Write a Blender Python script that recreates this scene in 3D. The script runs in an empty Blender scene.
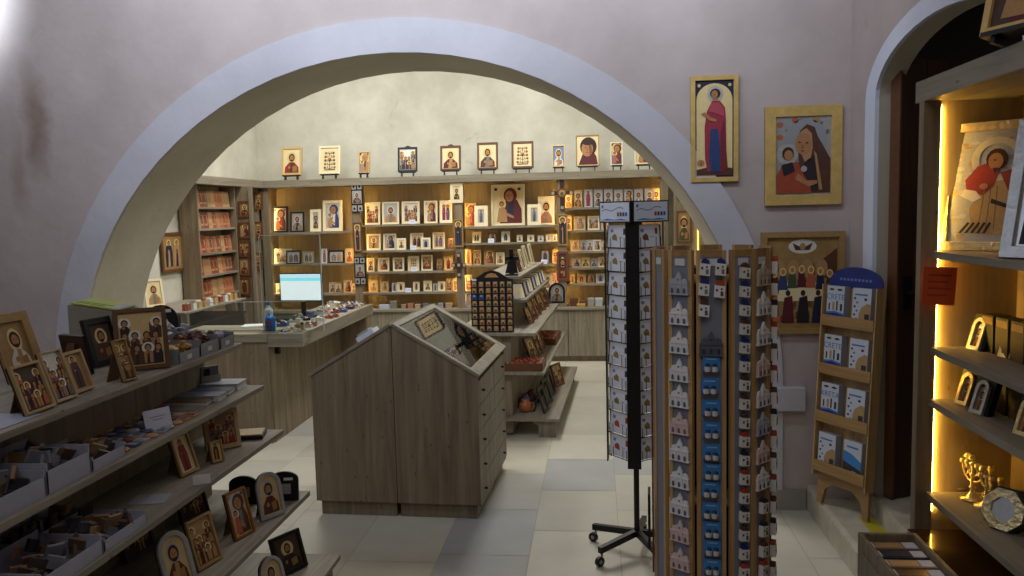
import bpy, math, random
from mathutils import Matrix, Vector, Euler
random.seed(7)
rnd = random.random
PI = math.pi
SC = bpy.context.scene
COL = SC.collection
# ------------------------------------------------------------------ camera (28 mm lens, slightly tilted, eye height 1.7 m)
F = 800.0; EYE = 1.7
Yc = Vector(((595-512)/F, -(210-288)/F, -1.0)).normalized()
Zc = Vector((-0.025, 1.0, 0.0)); Zc.z = -(Zc.x*Yc.x+Zc.y*Yc.y)/Yc.z; Zc.normalize()
Xc = Yc.cross(Zc)
RM = Matrix((Xc, Yc, Zc))
cam = bpy.data.cameras.new('camera'); co = bpy.data.objects.new('camera', cam); COL.objects.link(co)
cam.lens = F/1024*36; cam.sensor_width = 36; cam.clip_start = .05
co.matrix_world = Matrix.Translation((0, 0, EYE)) @ RM.to_4x4()
SC.camera = co
def at(u, v, Y=None, Z=None, X=None):
    d = RM @ Vector(((u-512)/F, -(v-288)/F, -1.0))
    t = Y/d.y if Y is not None else ((Z-EYE)/d.z if Z is not None else X/d.x)
    return Vector((0, 0, EYE)) + d*t
# ------------------------------------------------------------------ materials
def lin(c):
    c = c/255.0
    return c/12.92 if c <= .04045 else ((c+.055)/1.055)**2.4
MC = {}
def M(rgb, rough=.6, metal=0., var=.12, sc=30., bump=0., emit=0., spec=.4):
    key = (rgb, rough, metal, var, sc, bump, emit, spec)
    if key in MC: return MC[key]
    m = bpy.data.materials.new('mat_%d' % len(MC)); m.use_nodes = True
    nt = m.node_tree; b = nt.nodes['Principled BSDF']
    c = [lin(x) for x in rgb]+[1]
    b.inputs['Roughness'].default_value = rough; b.inputs['Metallic'].default_value = metal
    b.inputs['Specular IOR Level'].default_value = spec
    tc = nt.nodes.new('ShaderNodeTexCoord'); nz = nt.nodes.new('ShaderNodeTexNoise')
    nz.inputs['Scale'].default_value = sc; nz.inputs['Detail'].default_value = 3
    nt.links.new(tc.outputs['Object'], nz.inputs['Vector'])
    mx = nt.nodes.new('ShaderNodeMix'); mx.data_type = 'RGBA'
    mx.inputs[6].default_value = [x*(1-var) for x in c[:3]]+[1]; mx.inputs[7].default_value = [min(1, x*(1+var)) for x in c[:3]]+[1]
    nt.links.new(nz.outputs['Fac'], mx.inputs[0]); nt.links.new(mx.outputs[2], b.inputs['Base Color'])
    if bump:
        bp = nt.nodes.new('ShaderNodeBump'); bp.inputs['Strength'].default_value = bump; bp.inputs['Distance'].default_value = .01
        nt.links.new(nz.outputs['Fac'], bp.inputs['Height']); nt.links.new(bp.outputs['Normal'], b.inputs['Normal'])
    if emit:
        b.inputs['Emission Color'].default_value = c; b.inputs['Emission Strength'].default_value = emit
    MC[key] = m
    return m
def wood(c1, c2, axis=2, sc=14., rough=.6, knots=True):
    m = bpy.data.materials.new('wood'); m.use_nodes = True
    nt = m.node_tree; b = nt.nodes['Principled BSDF']; N = nt.nodes.new; L = nt.links.new
    tc = N('ShaderNodeTexCoord'); mp = N('ShaderNodeMapping'); s = [sc]*3; s[axis] = sc*.06
    mp.inputs['Scale'].default_value = s; L(tc.outputs['Object'], mp.inputs['Vector'])
    n1 = N('ShaderNodeTexNoise'); n1.inputs['Scale'].default_value = 1.6; n1.inputs['Detail'].default_value = 8; n1.inputs['Roughness'].default_value = .65; n1.inputs['Distortion'].default_value = .6
    L(mp.outputs[0], n1.inputs['Vector'])
    cr = N('ShaderNodeValToRGB'); cr.color_ramp.elements[0].position = .3; cr.color_ramp.elements[1].position = .72
    cr.color_ramp.elements[0].color = [lin(x) for x in c1]+[1]; cr.color_ramp.elements[1].color = [lin(x) for x in c2]+[1]
    L(n1.outputs['Fac'], cr.inputs[0]); out = cr.outputs[0]
    if knots:
        mp2 = N('ShaderNodeMapping'); s = [4.5]*3; s[axis] = 2.2; mp2.inputs['Scale'].default_value = s; L(tc.outputs['Object'], mp2.inputs['Vector'])
        vo = N('ShaderNodeTexVoronoi'); L(mp2.outputs[0], vo.inputs['Vector'])
        r2 = N('ShaderNodeValToRGB'); r2.color_ramp.elements[0].position = .05; r2.color_ramp.elements[1].position = .13
        r2.color_ramp.elements[0].color = (.42, .38, .34, 1); r2.color_ramp.elements[1].color = (1, 1, 1, 1)
        L(vo.outputs['Distance'], r2.inputs[0])
        mx = N('ShaderNodeMix'); mx.data_type = 'RGBA'; mx.blend_type = 'MULTIPLY'; mx.inputs[0].default_value = 1
        L(out, mx.inputs[6]); L(r2.outputs[0], mx.inputs[7]); out = mx.outputs[2]
    L(out, b.inputs['Base Color']); b.inputs['Roughness'].default_value = rough
    bp = N('ShaderNodeBump'); bp.inputs['Strength'].default_value = .15; bp.inputs['Distance'].default_value = .003
    L(n1.outputs['Fac'], bp.inputs['Height']); L(bp.outputs[0], b.inputs['Normal'])
    return m
def plaster(c1, c2, stain=None, sc=1.2, streaks=()):
    m = bpy.data.materials.new('plaster'); m.use_nodes = True
    nt = m.node_tree; b = nt.nodes['Principled BSDF']; N = nt.nodes.new; L = nt.links.new
    tc = N('ShaderNodeTexCoord')
    n1 = N('ShaderNodeTexNoise'); n1.inputs['Scale'].default_value = sc; n1.inputs['Detail'].default_value = 6; n1.inputs['Roughness'].default_value = .6
    L(tc.outputs['Object'], n1.inputs['Vector'])
    cr = N('ShaderNodeValToRGB'); cr.color_ramp.elements[0].position = .35; cr.color_ramp.elements[1].position = .65
    cr.color_ramp.elements[0].color = [lin(x) for x in c1]+[1]; cr.color_ramp.elements[1].color = [lin(x) for x in c2]+[1]
    L(n1.outputs['Fac'], cr.inputs[0]); out = cr.outputs[0]
    if stain:
        n3 = N('ShaderNodeTexNoise'); n3.inputs['Scale'].default_value = 1.7; n3.inputs['Detail'].default_value = 9; n3.inputs['Distortion'].default_value = .8; n3.inputs['Roughness'].default_value = .7
        L(tc.outputs['Object'], n3.inputs['Vector'])
        r3 = N('ShaderNodeValToRGB'); r3.color_ramp.elements[0].position = .62; r3.color_ramp.elements[1].position = .74
        r3.color_ramp.elements[0].color = (0, 0, 0, 1); r3.color_ramp.elements[1].color = (.55, .55, .55, 1)
        L(n3.outputs['Fac'], r3.inputs[0])
        mx = N('ShaderNodeMix'); mx.data_type = 'RGBA'; L(r3.outputs[0], mx.inputs[0]); L(out, mx.inputs[6]); mx.inputs[7].default_value = [lin(x) for x in stain]+[1]; out = mx.outputs[2]
    for (sx, sz, wx, wz, col, amt) in streaks:
        ns = N('ShaderNodeTexNoise'); ns.inputs['Scale'].default_value = 3.5; ns.inputs['Detail'].default_value = 6; L(tc.outputs['Object'], ns.inputs['Vector'])
        av = N('ShaderNodeVectorMath'); av.operation = 'MULTIPLY_ADD'; L(ns.outputs['Color'], av.inputs[0]); av.inputs[1].default_value = (.34, 0, .3); L(tc.outputs['Object'], av.inputs[2])
        mp = N('ShaderNodeMapping'); mp.inputs['Location'].default_value = (-(sx+.17)/wx, 0, -(sz+.15)/wz); mp.inputs['Scale'].default_value = (1/wx, 0, 1/wz); L(av.outputs[0], mp.inputs['Vector'])
        ln = N('ShaderNodeVectorMath'); ln.operation = 'LENGTH'; L(mp.outputs[0], ln.inputs[0])
        rr = N('ShaderNodeValToRGB'); rr.color_ramp.elements[0].position = .2; rr.color_ramp.elements[1].position = 1.0; rr.color_ramp.elements[0].color = (amt, amt, amt, 1); rr.color_ramp.elements[1].color = (0, 0, 0, 1); L(ln.outputs['Value'], rr.inputs[0])
        mx = N('ShaderNodeMix'); mx.data_type = 'RGBA'; L(rr.outputs[0], mx.inputs[0]); L(out, mx.inputs[6]); mx.inputs[7].default_value = [lin(x) for x in col]+[1]; out = mx.outputs[2]
    L(out, b.inputs['Base Color']); b.inputs['Roughness'].default_value = .9
    n2 = N('ShaderNodeTexNoise'); n2.inputs['Scale'].default_value = 9; n2.inputs['Detail'].default_value = 5; L(tc.outputs['Object'], n2.inputs['Vector'])
    bp = N('ShaderNodeBump'); bp.inputs['Strength'].default_value = .25; bp.inputs['Distance'].default_value = .02
    L(n2.outputs['Fac'], bp.inputs['Height']); L(bp.outputs[0], b.inputs['Normal'])
    return m
def glass(tint=(.93, .96, .95), fac=1.5):
    m = bpy.data.materials.new('glass'); m.use_nodes = True
    nt = m.node_tree; nt.nodes.remove(nt.nodes['Principled BSDF']); N = nt.nodes.new; L = nt.links.new
    t = N('ShaderNodeBsdfTransparent'); t.inputs[0].default_value = tint+(1,)
    g = N('ShaderNodeBsdfGlossy'); g.inputs['Roughness'].default_value = .03
    fr = N('ShaderNodeFresnel'); fr.inputs[0].default_value = fac
    mx = N('ShaderNodeMixShader'); L(fr.outputs[0], mx.inputs[0]); L(t.outputs[0], mx.inputs[1]); L(g.outputs[0], mx.inputs[2])
    L(mx.outputs[0], nt.nodes['Material Output'].inputs[0])
    return m
GOLD = M((204, 172, 108), .4, .2, .2, 60); DGOLD = M((158, 126, 76), .45, .15, .25, 50); SILV = M((176, 176, 176), .35, .5, .25, 80, .2)
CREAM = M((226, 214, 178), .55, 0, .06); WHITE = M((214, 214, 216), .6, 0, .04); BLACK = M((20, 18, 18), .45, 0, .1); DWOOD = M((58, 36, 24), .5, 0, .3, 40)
BROWN = M((98, 62, 36), .5, 0, .25, 40); OAK_V = wood((96, 89, 74), (146, 137, 118), 2); OAK_Y = wood((104, 97, 84), (150, 142, 125), 1); OAK_X = wood((104, 97, 80), (150, 142, 122), 0)
OAKD_V = wood((98, 85, 66), (146, 130, 104), 2); PINE = wood((158, 124, 80), (206, 170, 116), 2, 20, .5, False); PINE_X = wood((134, 102, 62), (178, 140, 88), 0, 20, .5, False)
GREY_E = M((150, 146, 140), .5, 0, .1); GLASS = glass(); LED = M((255, 210, 122), .5, 0, 0, 5, 0, 48.); LED2 = M((255, 200, 84), .5, 0, 0, 5, 0, 38.)
# ------------------------------------------------------------------ mesh builder
class MB:
    def __init__(s, T=None): s.v = []; s.f = []; s.m = []; s.mats = []; s.sm = []; s.T = T or Matrix()
    def mi(s, m):
        if m not in s.mats: s.mats.append(m)
        return s.mats.index(m)
    def add(s, vs, fs, m, smooth=False):
        o = len(s.v); s.v += [s.T @ Vector(p) for p in vs]; k = s.mi(m)
        for q in fs: s.f.append([o+i for i in q]); s.m.append(k); s.sm.append(smooth)
        return s
    def box(s, a, b, m):
        x0, y0, z0 = a; x1, y1, z1 = b
        return s.add([(x0, y0, z0), (x1, y0, z0), (x1, y1, z0), (x0, y1, z0), (x0, y0, z1), (x1, y0, z1), (x1, y1, z1), (x0, y1, z1)],
                     [(0, 3, 2, 1), (4, 5, 6, 7), (0, 1, 5, 4), (1, 2, 6, 5), (2, 3, 7, 6), (3, 0, 4, 7)], m)
    def cb(s, c, d, m): return s.box([c[i]-d[i]/2 for i in range(3)], [c[i]+d[i]/2 for i in range(3)], m)
    def prism(s, pts, a, b, m, axis=1, smooth=False):      # pts 2D polygon (CCW), extruded on axis between a and b
        n = len(pts)
        def P(p, t): return (p[0], t, p[1]) if axis == 1 else ((p[0], p[1], t) if axis == 2 else (t, p[0], p[1]))
        vs = [P(p, a) for p in pts]+[P(p, b) for p in pts]
        s.add(vs, [tuple(range(n)), tuple(range(2*n-1, n-1, -1))], m)
        return s.add(vs, [(i, i+n, (i+1) % n+n, (i+1) % n) for i in range(n)], m, smooth)
    def ring(s, outer, inner, a, b, m):                     # frame between two outlines of the same count, x-z plane
        n = len(outer); vs = [(p[0], a, p[1]) for p in outer]+[(p[0], a, p[1]) for p in inner]+[(p[0], b, p[1]) for p in outer]+[(p[0], b, p[1]) for p in inner]
        fs = []
        for i in range(n):
            j = (i+1) % n
            fs += [(i, j, n+j, n+i), (2*n+i, 3*n+i, 3*n+j, 2*n+j), (i, 2*n+i, 2*n+j, j), (n+i, n+j, 3*n+j, 3*n+i)]
        return s.add(vs, fs, m)
    def tube(s, p, q, r, m, n=10, r2=None):
        p = Vector(p); q = Vector(q); d = (q-p).normalized(); r2 = r if r2 is None else r2
        a = d.orthogonal().normalized(); b = d.cross(a)
        vs = [p+(a*math.cos(2*PI*i/n)+b*math.sin(2*PI*i/n))*r for i in range(n)]+[q+(a*math.cos(2*PI*i/n)+b*math.sin(2*PI*i/n))*r2 for i in range(n)]
        s.add(vs, [(i, (i+1) % n, n+(i+1) % n, n+i) for i in range(n)], m, True)
        return s.add(vs, [tuple(range(n-1, -1, -1)), tuple(range(n, 2*n))], m)
    def lathe(s, prof, m, c=(0, 0, 0), n=16):
        vs = [(c[0]+r*math.cos(2*PI*i/n), c[1]+r*math.sin(2*PI*i/n), c[2]+z) for r, z in prof for i in range(n)]
        return s.add(vs, [(k*n+i, k*n+(i+1) % n, (k+1)*n+(i+1) % n, (k+1)*n+i) for k in range(len(prof)-1) for i in range(n)], m, True)
    def ell(s, cx, cz, rx, rz, y, m, n=14): return s.add([(cx+rx*math.cos(2*PI*i/n), y, cz+rz*math.sin(2*PI*i/n)) for i in range(n)], [tuple(range(n))], m)
    def poly(s, pts, y, m): return s.add([(p[0], y, p[1]) for p in pts], [tuple(range(len(pts)))], m)
    def mesh(s, name):
        me = bpy.data.meshes.new(name); me.from_pydata([tuple(v) for v in s.v], [], s.f)
        for m in s.mats: me.materials.append(m)
        me.polygons.foreach_set('material_index', s.m); me.polygons.foreach_set('use_smooth', s.sm); me.update()
        return me
    def build(s, name, parent=None, bevel=0): return put(name, s.mesh(name), parent, bevel)
def put(name, me, parent=None, bevel=0, loc=None, rot=None, scale=None):
    o = bpy.data.objects.new(name, me); COL.objects.link(o)
    if parent: o.parent = parent
    if loc is not None: o.location = loc
    if rot is not None: o.rotation_euler = rot
    if scale is not None: o.scale = (scale,)*3 if not hasattr(scale, '__len__') else scale
    if bevel:
        b = o.modifiers.new('bevel', 'BEVEL'); b.width = bevel; b.segments = 2; b.limit_method = 'ANGLE'
    return o
def tag(o, label, cat, group=None):
    o['label'] = label; o['category'] = cat
    if group: o['group'] = group
    return o
def thing(name, label, cat, loc=(0, 0, 0), rz=0., group=None, rx=0.):
    o = bpy.data.objects.new(name, None); COL.objects.link(o); o.empty_display_size = .05
    o.location = loc; o.rotation_euler = (rx, 0, rz)
    return tag(o, label, cat, group)
def struct(o): o['kind'] = 'structure'; return o
ORD = ['', 'first', 'second', 'third', 'fourth', 'fifth', 'sixth', 'seventh', 'eighth', 'ninth', 'tenth', 'eleventh', 'twelfth', 'thirteenth', 'fourteenth', 'fifteenth', 'sixteenth', 'seventeenth', 'eighteenth']
# ------------------------------------------------------------------ painted panels (flat figures as thin relief on a board)
SKIN = M((168, 118, 76), .6); SKIN2 = M((120, 78, 50), .6); HAIR = M((52, 32, 22), .7); HALO = M((218, 192, 130), .4, .15, .2, 60); HALOS = M((206, 204, 198), .35, .6, .25, 60)
RO = {'red': M((142, 42, 38), .6), 'maroon': M((86, 28, 34), .6), 'blue': M((42, 58, 104), .6), 'navy': M((28, 34, 58), .6), 'brown': M((84, 50, 30), .6), 'ochre': M((168, 128, 82), .6),
      'green': M((62, 78, 52), .6), 'grey': M((108, 110, 112), .6), 'black': M((32, 28, 30), .6), 'white': M((206, 202, 192), .6), 'orange': M((172, 92, 58), .6), 'purple': M((92, 60, 98), .6), 'pink': M((150, 52, 84), .6)}
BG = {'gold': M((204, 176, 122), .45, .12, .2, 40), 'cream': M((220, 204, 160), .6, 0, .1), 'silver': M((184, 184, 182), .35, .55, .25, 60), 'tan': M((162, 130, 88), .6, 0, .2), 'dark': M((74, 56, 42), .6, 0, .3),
      'sky': M((104, 128, 168), .6), 'white': M((214, 212, 204), .6), 'dgold': M((150, 120, 74), .5, .1, .3, 40)}
PC = {}
def paint(style, a, bg, r1, r2, seed=0):
    """figure panel of height 1 and width a, facing -Y, standing on z = 0"""
    a = round(a*20)/20; key = (style, a, bg, r1, r2, seed)
    if key in PC: return PC[key]
    b = MB(); R = random.Random(hash((seed, a)) & 255); bgm = BG[bg]; A = RO[r1]; B = RO[r2]; halo = HALOS if bg in ('silver', 'gold') else HALO
    L = lambda k: -.012-.0025*k
    h = a/2
    if style == 'arch':
        out = [(-h, 0), (h, 0)]+[(h*math.cos(t*PI/10), 1-h+h*math.sin(t*PI/10)) for t in range(11)]
        b.prism(out, -.012, 0, bgm)
    else: b.box((-h, -.012, 0), (h, 0, 1), bgm)
    def fig(cx, z0, z1, w, rob, under, lay=1, hal=True, skin=SKIN):
        H = z1-z0; hr = H*.085 if H > .55 else H*.16
        hz = z1-hr*1.3
        if hal: b.ell(cx, hz, hr*1.9, hr*1.9, L(lay), halo)
        b.poly([(cx-w*.45, z0), (cx+w*.45, z0), (cx+w*.5, z0+H*.5), (cx+w*.36, hz-hr*1.1), (cx, hz-hr*.6), (cx-w*.36, hz-hr*1.1), (cx-w*.5, z0+H*.5)], L(lay+1), rob)
        b.poly([(cx-w*.22, z0), (cx+w*.12, z0), (cx+w*.1, z0+H*.6), (cx-w*.08, z0+H*.68)], L(lay+2), under)
        b.ell(cx, hz+hr*.15, hr*1.1, hr*1.2, L(lay+2), HAIR, 10); b.ell(cx, hz-hr*.1, hr*.75, hr*.95, L(lay+3), skin, 10)
        b.ell(cx-w*.12, z0+H*.55, hr*.5, hr*.4, L(lay+3), skin, 8)
    def veiled(cx, hz, r, rob, lay):
        b.ell(cx, hz, r*1.75, r*1.75, L(lay), halo, 20); b.ell(cx+r*.1, hz+r*.1, r*1.15, r*1.3, L(lay+2), rob, 14)
        b.ell(cx-r*.08, hz-r*.05, r*.72, r*.95, L(lay+3), SKIN, 12)
        b.poly([(cx-r*.1, hz+r*.2), (cx+.02*r, hz-r*.35), (cx-r*.2, hz-r*.3)], L(lay+4), SKIN2)
        for q in (-.35, .2): b.ell(cx+q*r, hz+r*.12, r*.13, r*.07, L(lay+4), HAIR, 6)
        b.ell(cx-r*.08, hz-r*.52, r*.17, r*.06, L(lay+4), RO['maroon'], 6)
    if style in ('bust', 'arch'):
        b.ell(0, .64, .24*min(1, a*1.2), .24, L(1), halo, 18)
        b.poly([(-h*.86, 0.02), (h*.86, 0.02), (h*.8, .26), (h*.3, .46), (-h*.3, .46), (-h*.8, .26)], L(2), A)
        b.poly([(-h*.3, .02), (h*.15, .02), (h*.25, .44), (-h*.1, .46)], L(3), B)
        b.ell(0, .65, .125, .165, L(3), HAIR); b.ell(0, .63, .085, .125, L(4), SKIN)
        b.poly([(-.06, .56), (.06, .56), (.03, .48), (-.03, .48)], L(5), HAIR)
        for q in (-.035, .035): b.ell(q, .65, .014, .009, L(5), HAIR, 6)
        b.poly([(-.008, .64), (.014, .6), (-.014, .6)], L(5), SKIN2)
        b.ell(-h*.3, .25, .05, .06, L(4), SKIN, 8); b.poly([(h*.12, .06), (h*.62, .1), (h*.58, .32), (h*.08, .28)], L(4), M((150, 110, 60), .5))
    elif style == 'tall':
        nv = RO['navy']; b.box((-h, -.0125, .0), (h, -.012, 1), nv)
        b.poly([(-h*.94, .07)]+[(h*.94, .07)]+[(h*.94*math.cos(i*PI/14), .80+.17*math.sin(i*PI/14)) for i in range(15)], L(1), M((222, 200, 142), .5))
        b.poly([(-h*.94, .02), (h*.94, .02), (h*.94, .09), (0, .12), (-h*.94, .08)], L(2), RO['brown'])
        for sx in (-1, 1): b.ell(sx*h*.8, .95, .018, .018, L(2), HALO, 8)
        b.ell(h*.04, .86, .085, .085, L(2), HALOS, 20)
        b.poly([(-h*.38, .06), (h*.55, .05), (h*.62, .3), (h*.6, .6), (h*.55, .72), (h*.28, .79), (-h*.12, .79), (-h*.4, .68), (-h*.52, .52), (-h*.5, .2)], L(3), M((150, 46, 62), .6))
        b.poly([(-h*.22, .06), (h*.28, .05), (h*.3, .3), (h*.18, .5), (-h*.2, .5), (-h*.28, .25)], L(4), M((40, 60, 108), .6))
        for q in range(4): b.poly([(-h*.18+q*h*.13, .07), (-h*.15+q*h*.13, .07), (-h*.1+q*h*.1, .48), (-h*.12+q*h*.1, .48)], L(5), M((58, 82, 132), .6))
        b.poly([(h*.3, .05), (h*.7, .08), (h*.58, .35), (h*.5, .6), (h*.32, .45)], L(5), M((112, 34, 48), .6))
        b.poly([(-h*.15, .77), (h*.25, .77), (h*.5, .7), (h*.5, .62), (h*.05, .66), (-h*.3, .68)], L(5), M((172, 70, 84), .6))
        b.poly([(-h*.72, .66), (-h*.5, .675), (-h*.2, .62), (h*.1, .60), (h*.1, .57), (-h*.25, .585), (-h*.55, .64)], L(6), SKIN)
        b.ell(h*.04, .865, .055, .05, L(5), HAIR, 12); b.ell(0, .855, .034, .042, L(6), SKIN, 12); b.ell(-.005, .85, .005, .012, L(7), SKIN2, 6); b.poly([(-h*.1, .8), (h*.18, .8), (h*.12, .83), (-h*.05, .83)], L(5), SKIN)
        b.ell(-h*.72, .15, .04, .035, L(3), RO['ochre'], 10); b.poly([(-h*.76, .13), (-h*.68, .13), (-h*.7, .17)], L(4), RO['red'])
    elif style == 'embossed':
        for q in range(70):
            x = (R.random()-.5)*a*.92; z = .04+R.random()*.9; b.ell(x, z, .012+R.random()*.03, .01+R.random()*.02, L(1), [M((206, 188, 144), .35, .5), M((178, 156, 108), .4, .4), HALOS][q % 3], 7)
        b.ring([(h*.2+.2*math.cos(t*PI/10), .74+.2*math.sin(t*PI/10)) for t in range(20)], [(h*.2+.14*math.cos(t*PI/10), .74+.14*math.sin(t*PI/10)) for t in range(20)], L(3), L(1), M((226, 216, 190), .3, .5))
        b.poly([(-h*.35, .08), (h*.55, .06), (h*.6, .35), (h*.45, .55), (-h*.1, .52), (-h*.45, .3)], L(3), M((168, 142, 100), .5, .2, .25, 40))
        b.poly([(-h*.55, .46), (-h*.1, .42), (h*.15, .5), (h*.3, .66), (h*.05, .72), (-h*.3, .68), (-h*.6, .56)], L(4), RO['red'])
        b.poly([(h*.3, .62), (h*.75, .66), (h*.8, .3), (h*.72, .08), (h*.5, .1), (h*.6, .4)], L(4), M((132, 44, 38), .6))
        b.poly([(-h*.7, .42), (-h*.35, .36), (-h*.15, .4), (-h*.3, .46), (-h*.6, .48)], L(5), M((232, 226, 206), .35, .4))
        b.ell(h*.2, .74, .085, .095, L(5), HAIR, 14); b.ell(h*.17, .72, .058, .075, L(6), SKIN, 14); b.ell(h*.15, .73, .012, .008, L(7), HAIR, 6); b.poly([(h*.1, .66), (h*.26, .66), (h*.18, .61)], L(7), HAIR)
        b.ell(-h*.1, .5, .035, .028, L(6), SKIN, 8); b.poly([(h*.1, .35), (h*.7, .28), (h*.72, .31), (h*.12, .39)], L(6), RO['black'])
        for q in range(5): b.poly([(-h*.7+q*h*.16, .08), (-h*.62+q*h*.16, .08), (-h*.4+q*h*.14, .17), (-h*.46+q*h*.14, .18)], L(6), RO['black'])
        for q in range(3): b.poly([(-h*.2+q*h*.2, .12), (-h*.17+q*h*.2, .12), (-h*.05+q*h*.16, .5), (-h*.08+q*h*.16, .5)], L(5), M((120, 96, 62), .6))
    elif style == 'mother2':
        for q in range(26):
            x = (R.random()-.5)*a*.95; z = .45+R.random()*.5; b.ell(x, z, .02+R.random()*.03, .015+R.random()*.02, L(1), [M((150, 156, 168), .4, .3), RO['grey'], HALOS][q % 3], 8)
        for sx, z in ((-1, .9), (-.35, .95), (.55, .95), (-1, .74)): b.ell(sx*h*.85, z, .045, .035, L(2), [RO['orange'], RO['ochre']][sx > 0], 8)
        b.ell(h*.08, .70, .27, .27, L(2), M((170, 172, 176), .35, .4, .3, 60), 24)
        b.poly([(-h*.1, .02), (h*.98, .02), (h*.98, .45), (h*.75, .6), (h*.52, .74), (h*.40, .86), (h*.12, .90), (-h*.12, .82), (-h*.22, .62), (-h*.15, .42), (-h*.4, .3), (-h*.5, .1)], L(3), M((82, 50, 38), .6, 0, .3, 20))
        b.poly([(h*.05, .42), (h*.4, .5), (h*.55, .05), (-h*.05, .05)], L(4), M((44, 34, 34), .6)); b.poly([(h*.38, .56), (h*.48, .52), (h*.7, .06), (h*.58, .06)], L(5), RO['ochre'])
        b.poly([(-h*.12, .8), (h*.1, .85), (h*.3, .78), (h*.34, .6), (h*.25, .44), (h*.05, .42), (-h*.1, .55)], L(4), M((170, 132, 92), .6)); b.ell(0, .65, .105, .14, L(5), SKIN, 16)
        for q, z in ((-.05, .67), (.045, .66)): b.ell(q, z, .02, .01, L(6), HAIR, 8)
        b.poly([(-.012, .66), (.0, .59), (-.03, .59)], L(6), SKIN2); b.ell(-.012, .56, .022, .008, L(6), RO['maroon'], 8)
        b.ell(-h*.58, .52, .14, .14, L(4), HALOS, 18); b.poly([(-h*.95, .02), (h*.3, .02), (h*.25, .12), (-h*.05, .3), (-h*.2, .42), (-h*.72, .4), (-h*.98, .25)], L(6), M((150, 66, 42), .6, 0, .3, 20))
        b.poly([(-h*.8, .38), (-h*.4, .42), (-h*.3, .3), (-h*.7, .24)], L(7), RO['black']); b.poly([(-h*.3, .2), (h*.2, .1), (h*.5, .14), (h*.5, .18), (h*.1, .18), (-h*.2, .28)], L(8), SKIN)
        b.ell(-h*.56, .53, .075, .085, L(7), HAIR, 12); b.ell(-h*.54, .51, .055, .065, L(8), SKIN, 12); b.ell(h*.02, .33, .04, .04, L(8), M((170, 172, 176), .4, .2), 12)
    elif style == 'mother':
        b.poly([(-h*.55, .02), (h*.92, .02), (h*.9, .38), (h*.62, .62), (h*.1, .78), (-h*.2, .55), (-h*.35, .3)], L(2), A)
        b.poly([(h*.05, .55), (h*.4, .6), (h*.3, .1), (-h*.1, .2)], L(3), B)
        veiled(h*.12, .74, .155, A, 1)
        b.ell(-h*.42, .52, .12, .12, L(3), halo); b.poly([(-h*.75, .06), (-h*.05, .05), (-h*.1, .36), (-h*.3, .45), (-h*.6, .42)], L(4), RO['ochre' if r1 != 'brown' else 'orange'])
        b.ell(-h*.42, .53, .065, .075, L(5), HAIR, 10); b.ell(-h*.42, .515, .05, .06, L(6), SKIN, 10); b.poly([(-h*.1, .22), (h*.35, .14), (h*.38, .2), (-h*.05, .3)], L(5), SKIN)
        b.ell(-h*.8, .92, .045, .04, L(2), B, 8); b.ell(h*.75, .92, .045, .04, L(2), B, 8)
    elif style == 'face':
        b.poly([(-h*.85, .02), (h*.95, .02), (h*.8, .3), (h*.5, .5), (-h*.4, .45)], L(1), A)
        b.ell(h*.08, .64, .29, .32, L(2), HAIR, 20); b.ell(-.01, .56, .20, .26, L(3), SKIN, 18); b.poly([(.06, .34), (.16, .44), (.14, .7), (.06, .76)], L(4), SKIN2)
        b.ell(h*.05, .78, .2, .1, L(4), HAIR, 14)
        for q in (-.07, .06): b.ell(q, .6, .03, .015, L(4), HAIR, 8); b.poly([(q-.04, .645), (q+.04, .645), (q, .665)], L(4), SKIN2)
        b.poly([(-.01, .62), (.02, .5), (-.03, .5)], L(4), SKIN2); b.ell(-.01, .44, .04, .012, L(4), RO['maroon'], 8)
    elif style == 'stand':
        fig(0, .04, .94, h*1.1, A, B)
    elif style == 'pair':
        fig(-h*.4, .08, .85, h*.7, A, B); fig(h*.4, .08, .85, h*.7, B, A)
    elif style == 'tree':
        b.box((-.012, -.016, .12), (.012, -.012, .85), HAIR); b.box((-h*.6, -.018, .08), (h*.6, -.012, .12), HAIR)
        for k in range(5):
            for sx in (-1, 1):
                x = sx*h*(.55-.03*k); z = .2+k*.15
                b.poly([(0, z-.06), (x, z-.03), (x, z-.01), (0, z-.03)], L(1), RO['brown']); b.ell(x*.45, z+.02, .03, .035, L(1), RO['ochre'], 8)
                b.ell(x, z, .07, .065, L(2), HALO, 9); b.ell(x, z-.01, .05, .055, L(3), [A, B, RO['brown']][(k+(sx > 0)) % 3], 8); b.ell(x, z+.01, .02, .025, L(4), SKIN, 6)
        b.ell(0, .55, .085, .085, L(3), HALO); b.ell(0, .53, .06, .07, L(4), A); b.ell(0, .56, .032, .04, L(5), SKIN)
    elif style == 'rider':
        b.poly([(-h*.7, .3), (-h*.3, .52), (h*.3, .5), (h*.55, .66), (h*.8, .6), (h*.6, .5), (h*.45, .3), (h*.6, .05), (h*.45, .05), (h*.25, .26), (-h*.25, .26), (-h*.4, .04), (-h*.55, .04), (-h*.5, .28)], L(2), B)
        b.poly([(-h*.2, .38), (h*.15, .38), (h*.2, .72), (-h*.1, .76)], L(3), M((150, 116, 70), .5))
        b.poly([(-h*.1, .76), (-h*.75, .55), (-h*.6, .42), (-h*.1, .5), (h*.05, .6)], L(4), A)
        b.ell(h*.06, .83, .11, .11, L(2), halo); b.ell(h*.06, .83, .05, .065, L(4), SKIN)
        b.poly([(-h*.1, .1), (h*.75, .0+.03), (h*.78, .07), (0, .16)], L(3), RO['green'])
    else:  # scene with many figures and buildings
        b.poly([(-h*.95, .55), (-h*.45, .55), (-h*.45, .85), (-h*.7, .93), (-h*.95, .85)], L(1), RO['ochre']); b.poly([(h*.4, .5), (h*.95, .5), (h*.95, .9), (h*.4, .8)], L(1), RO['brown'])
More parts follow.
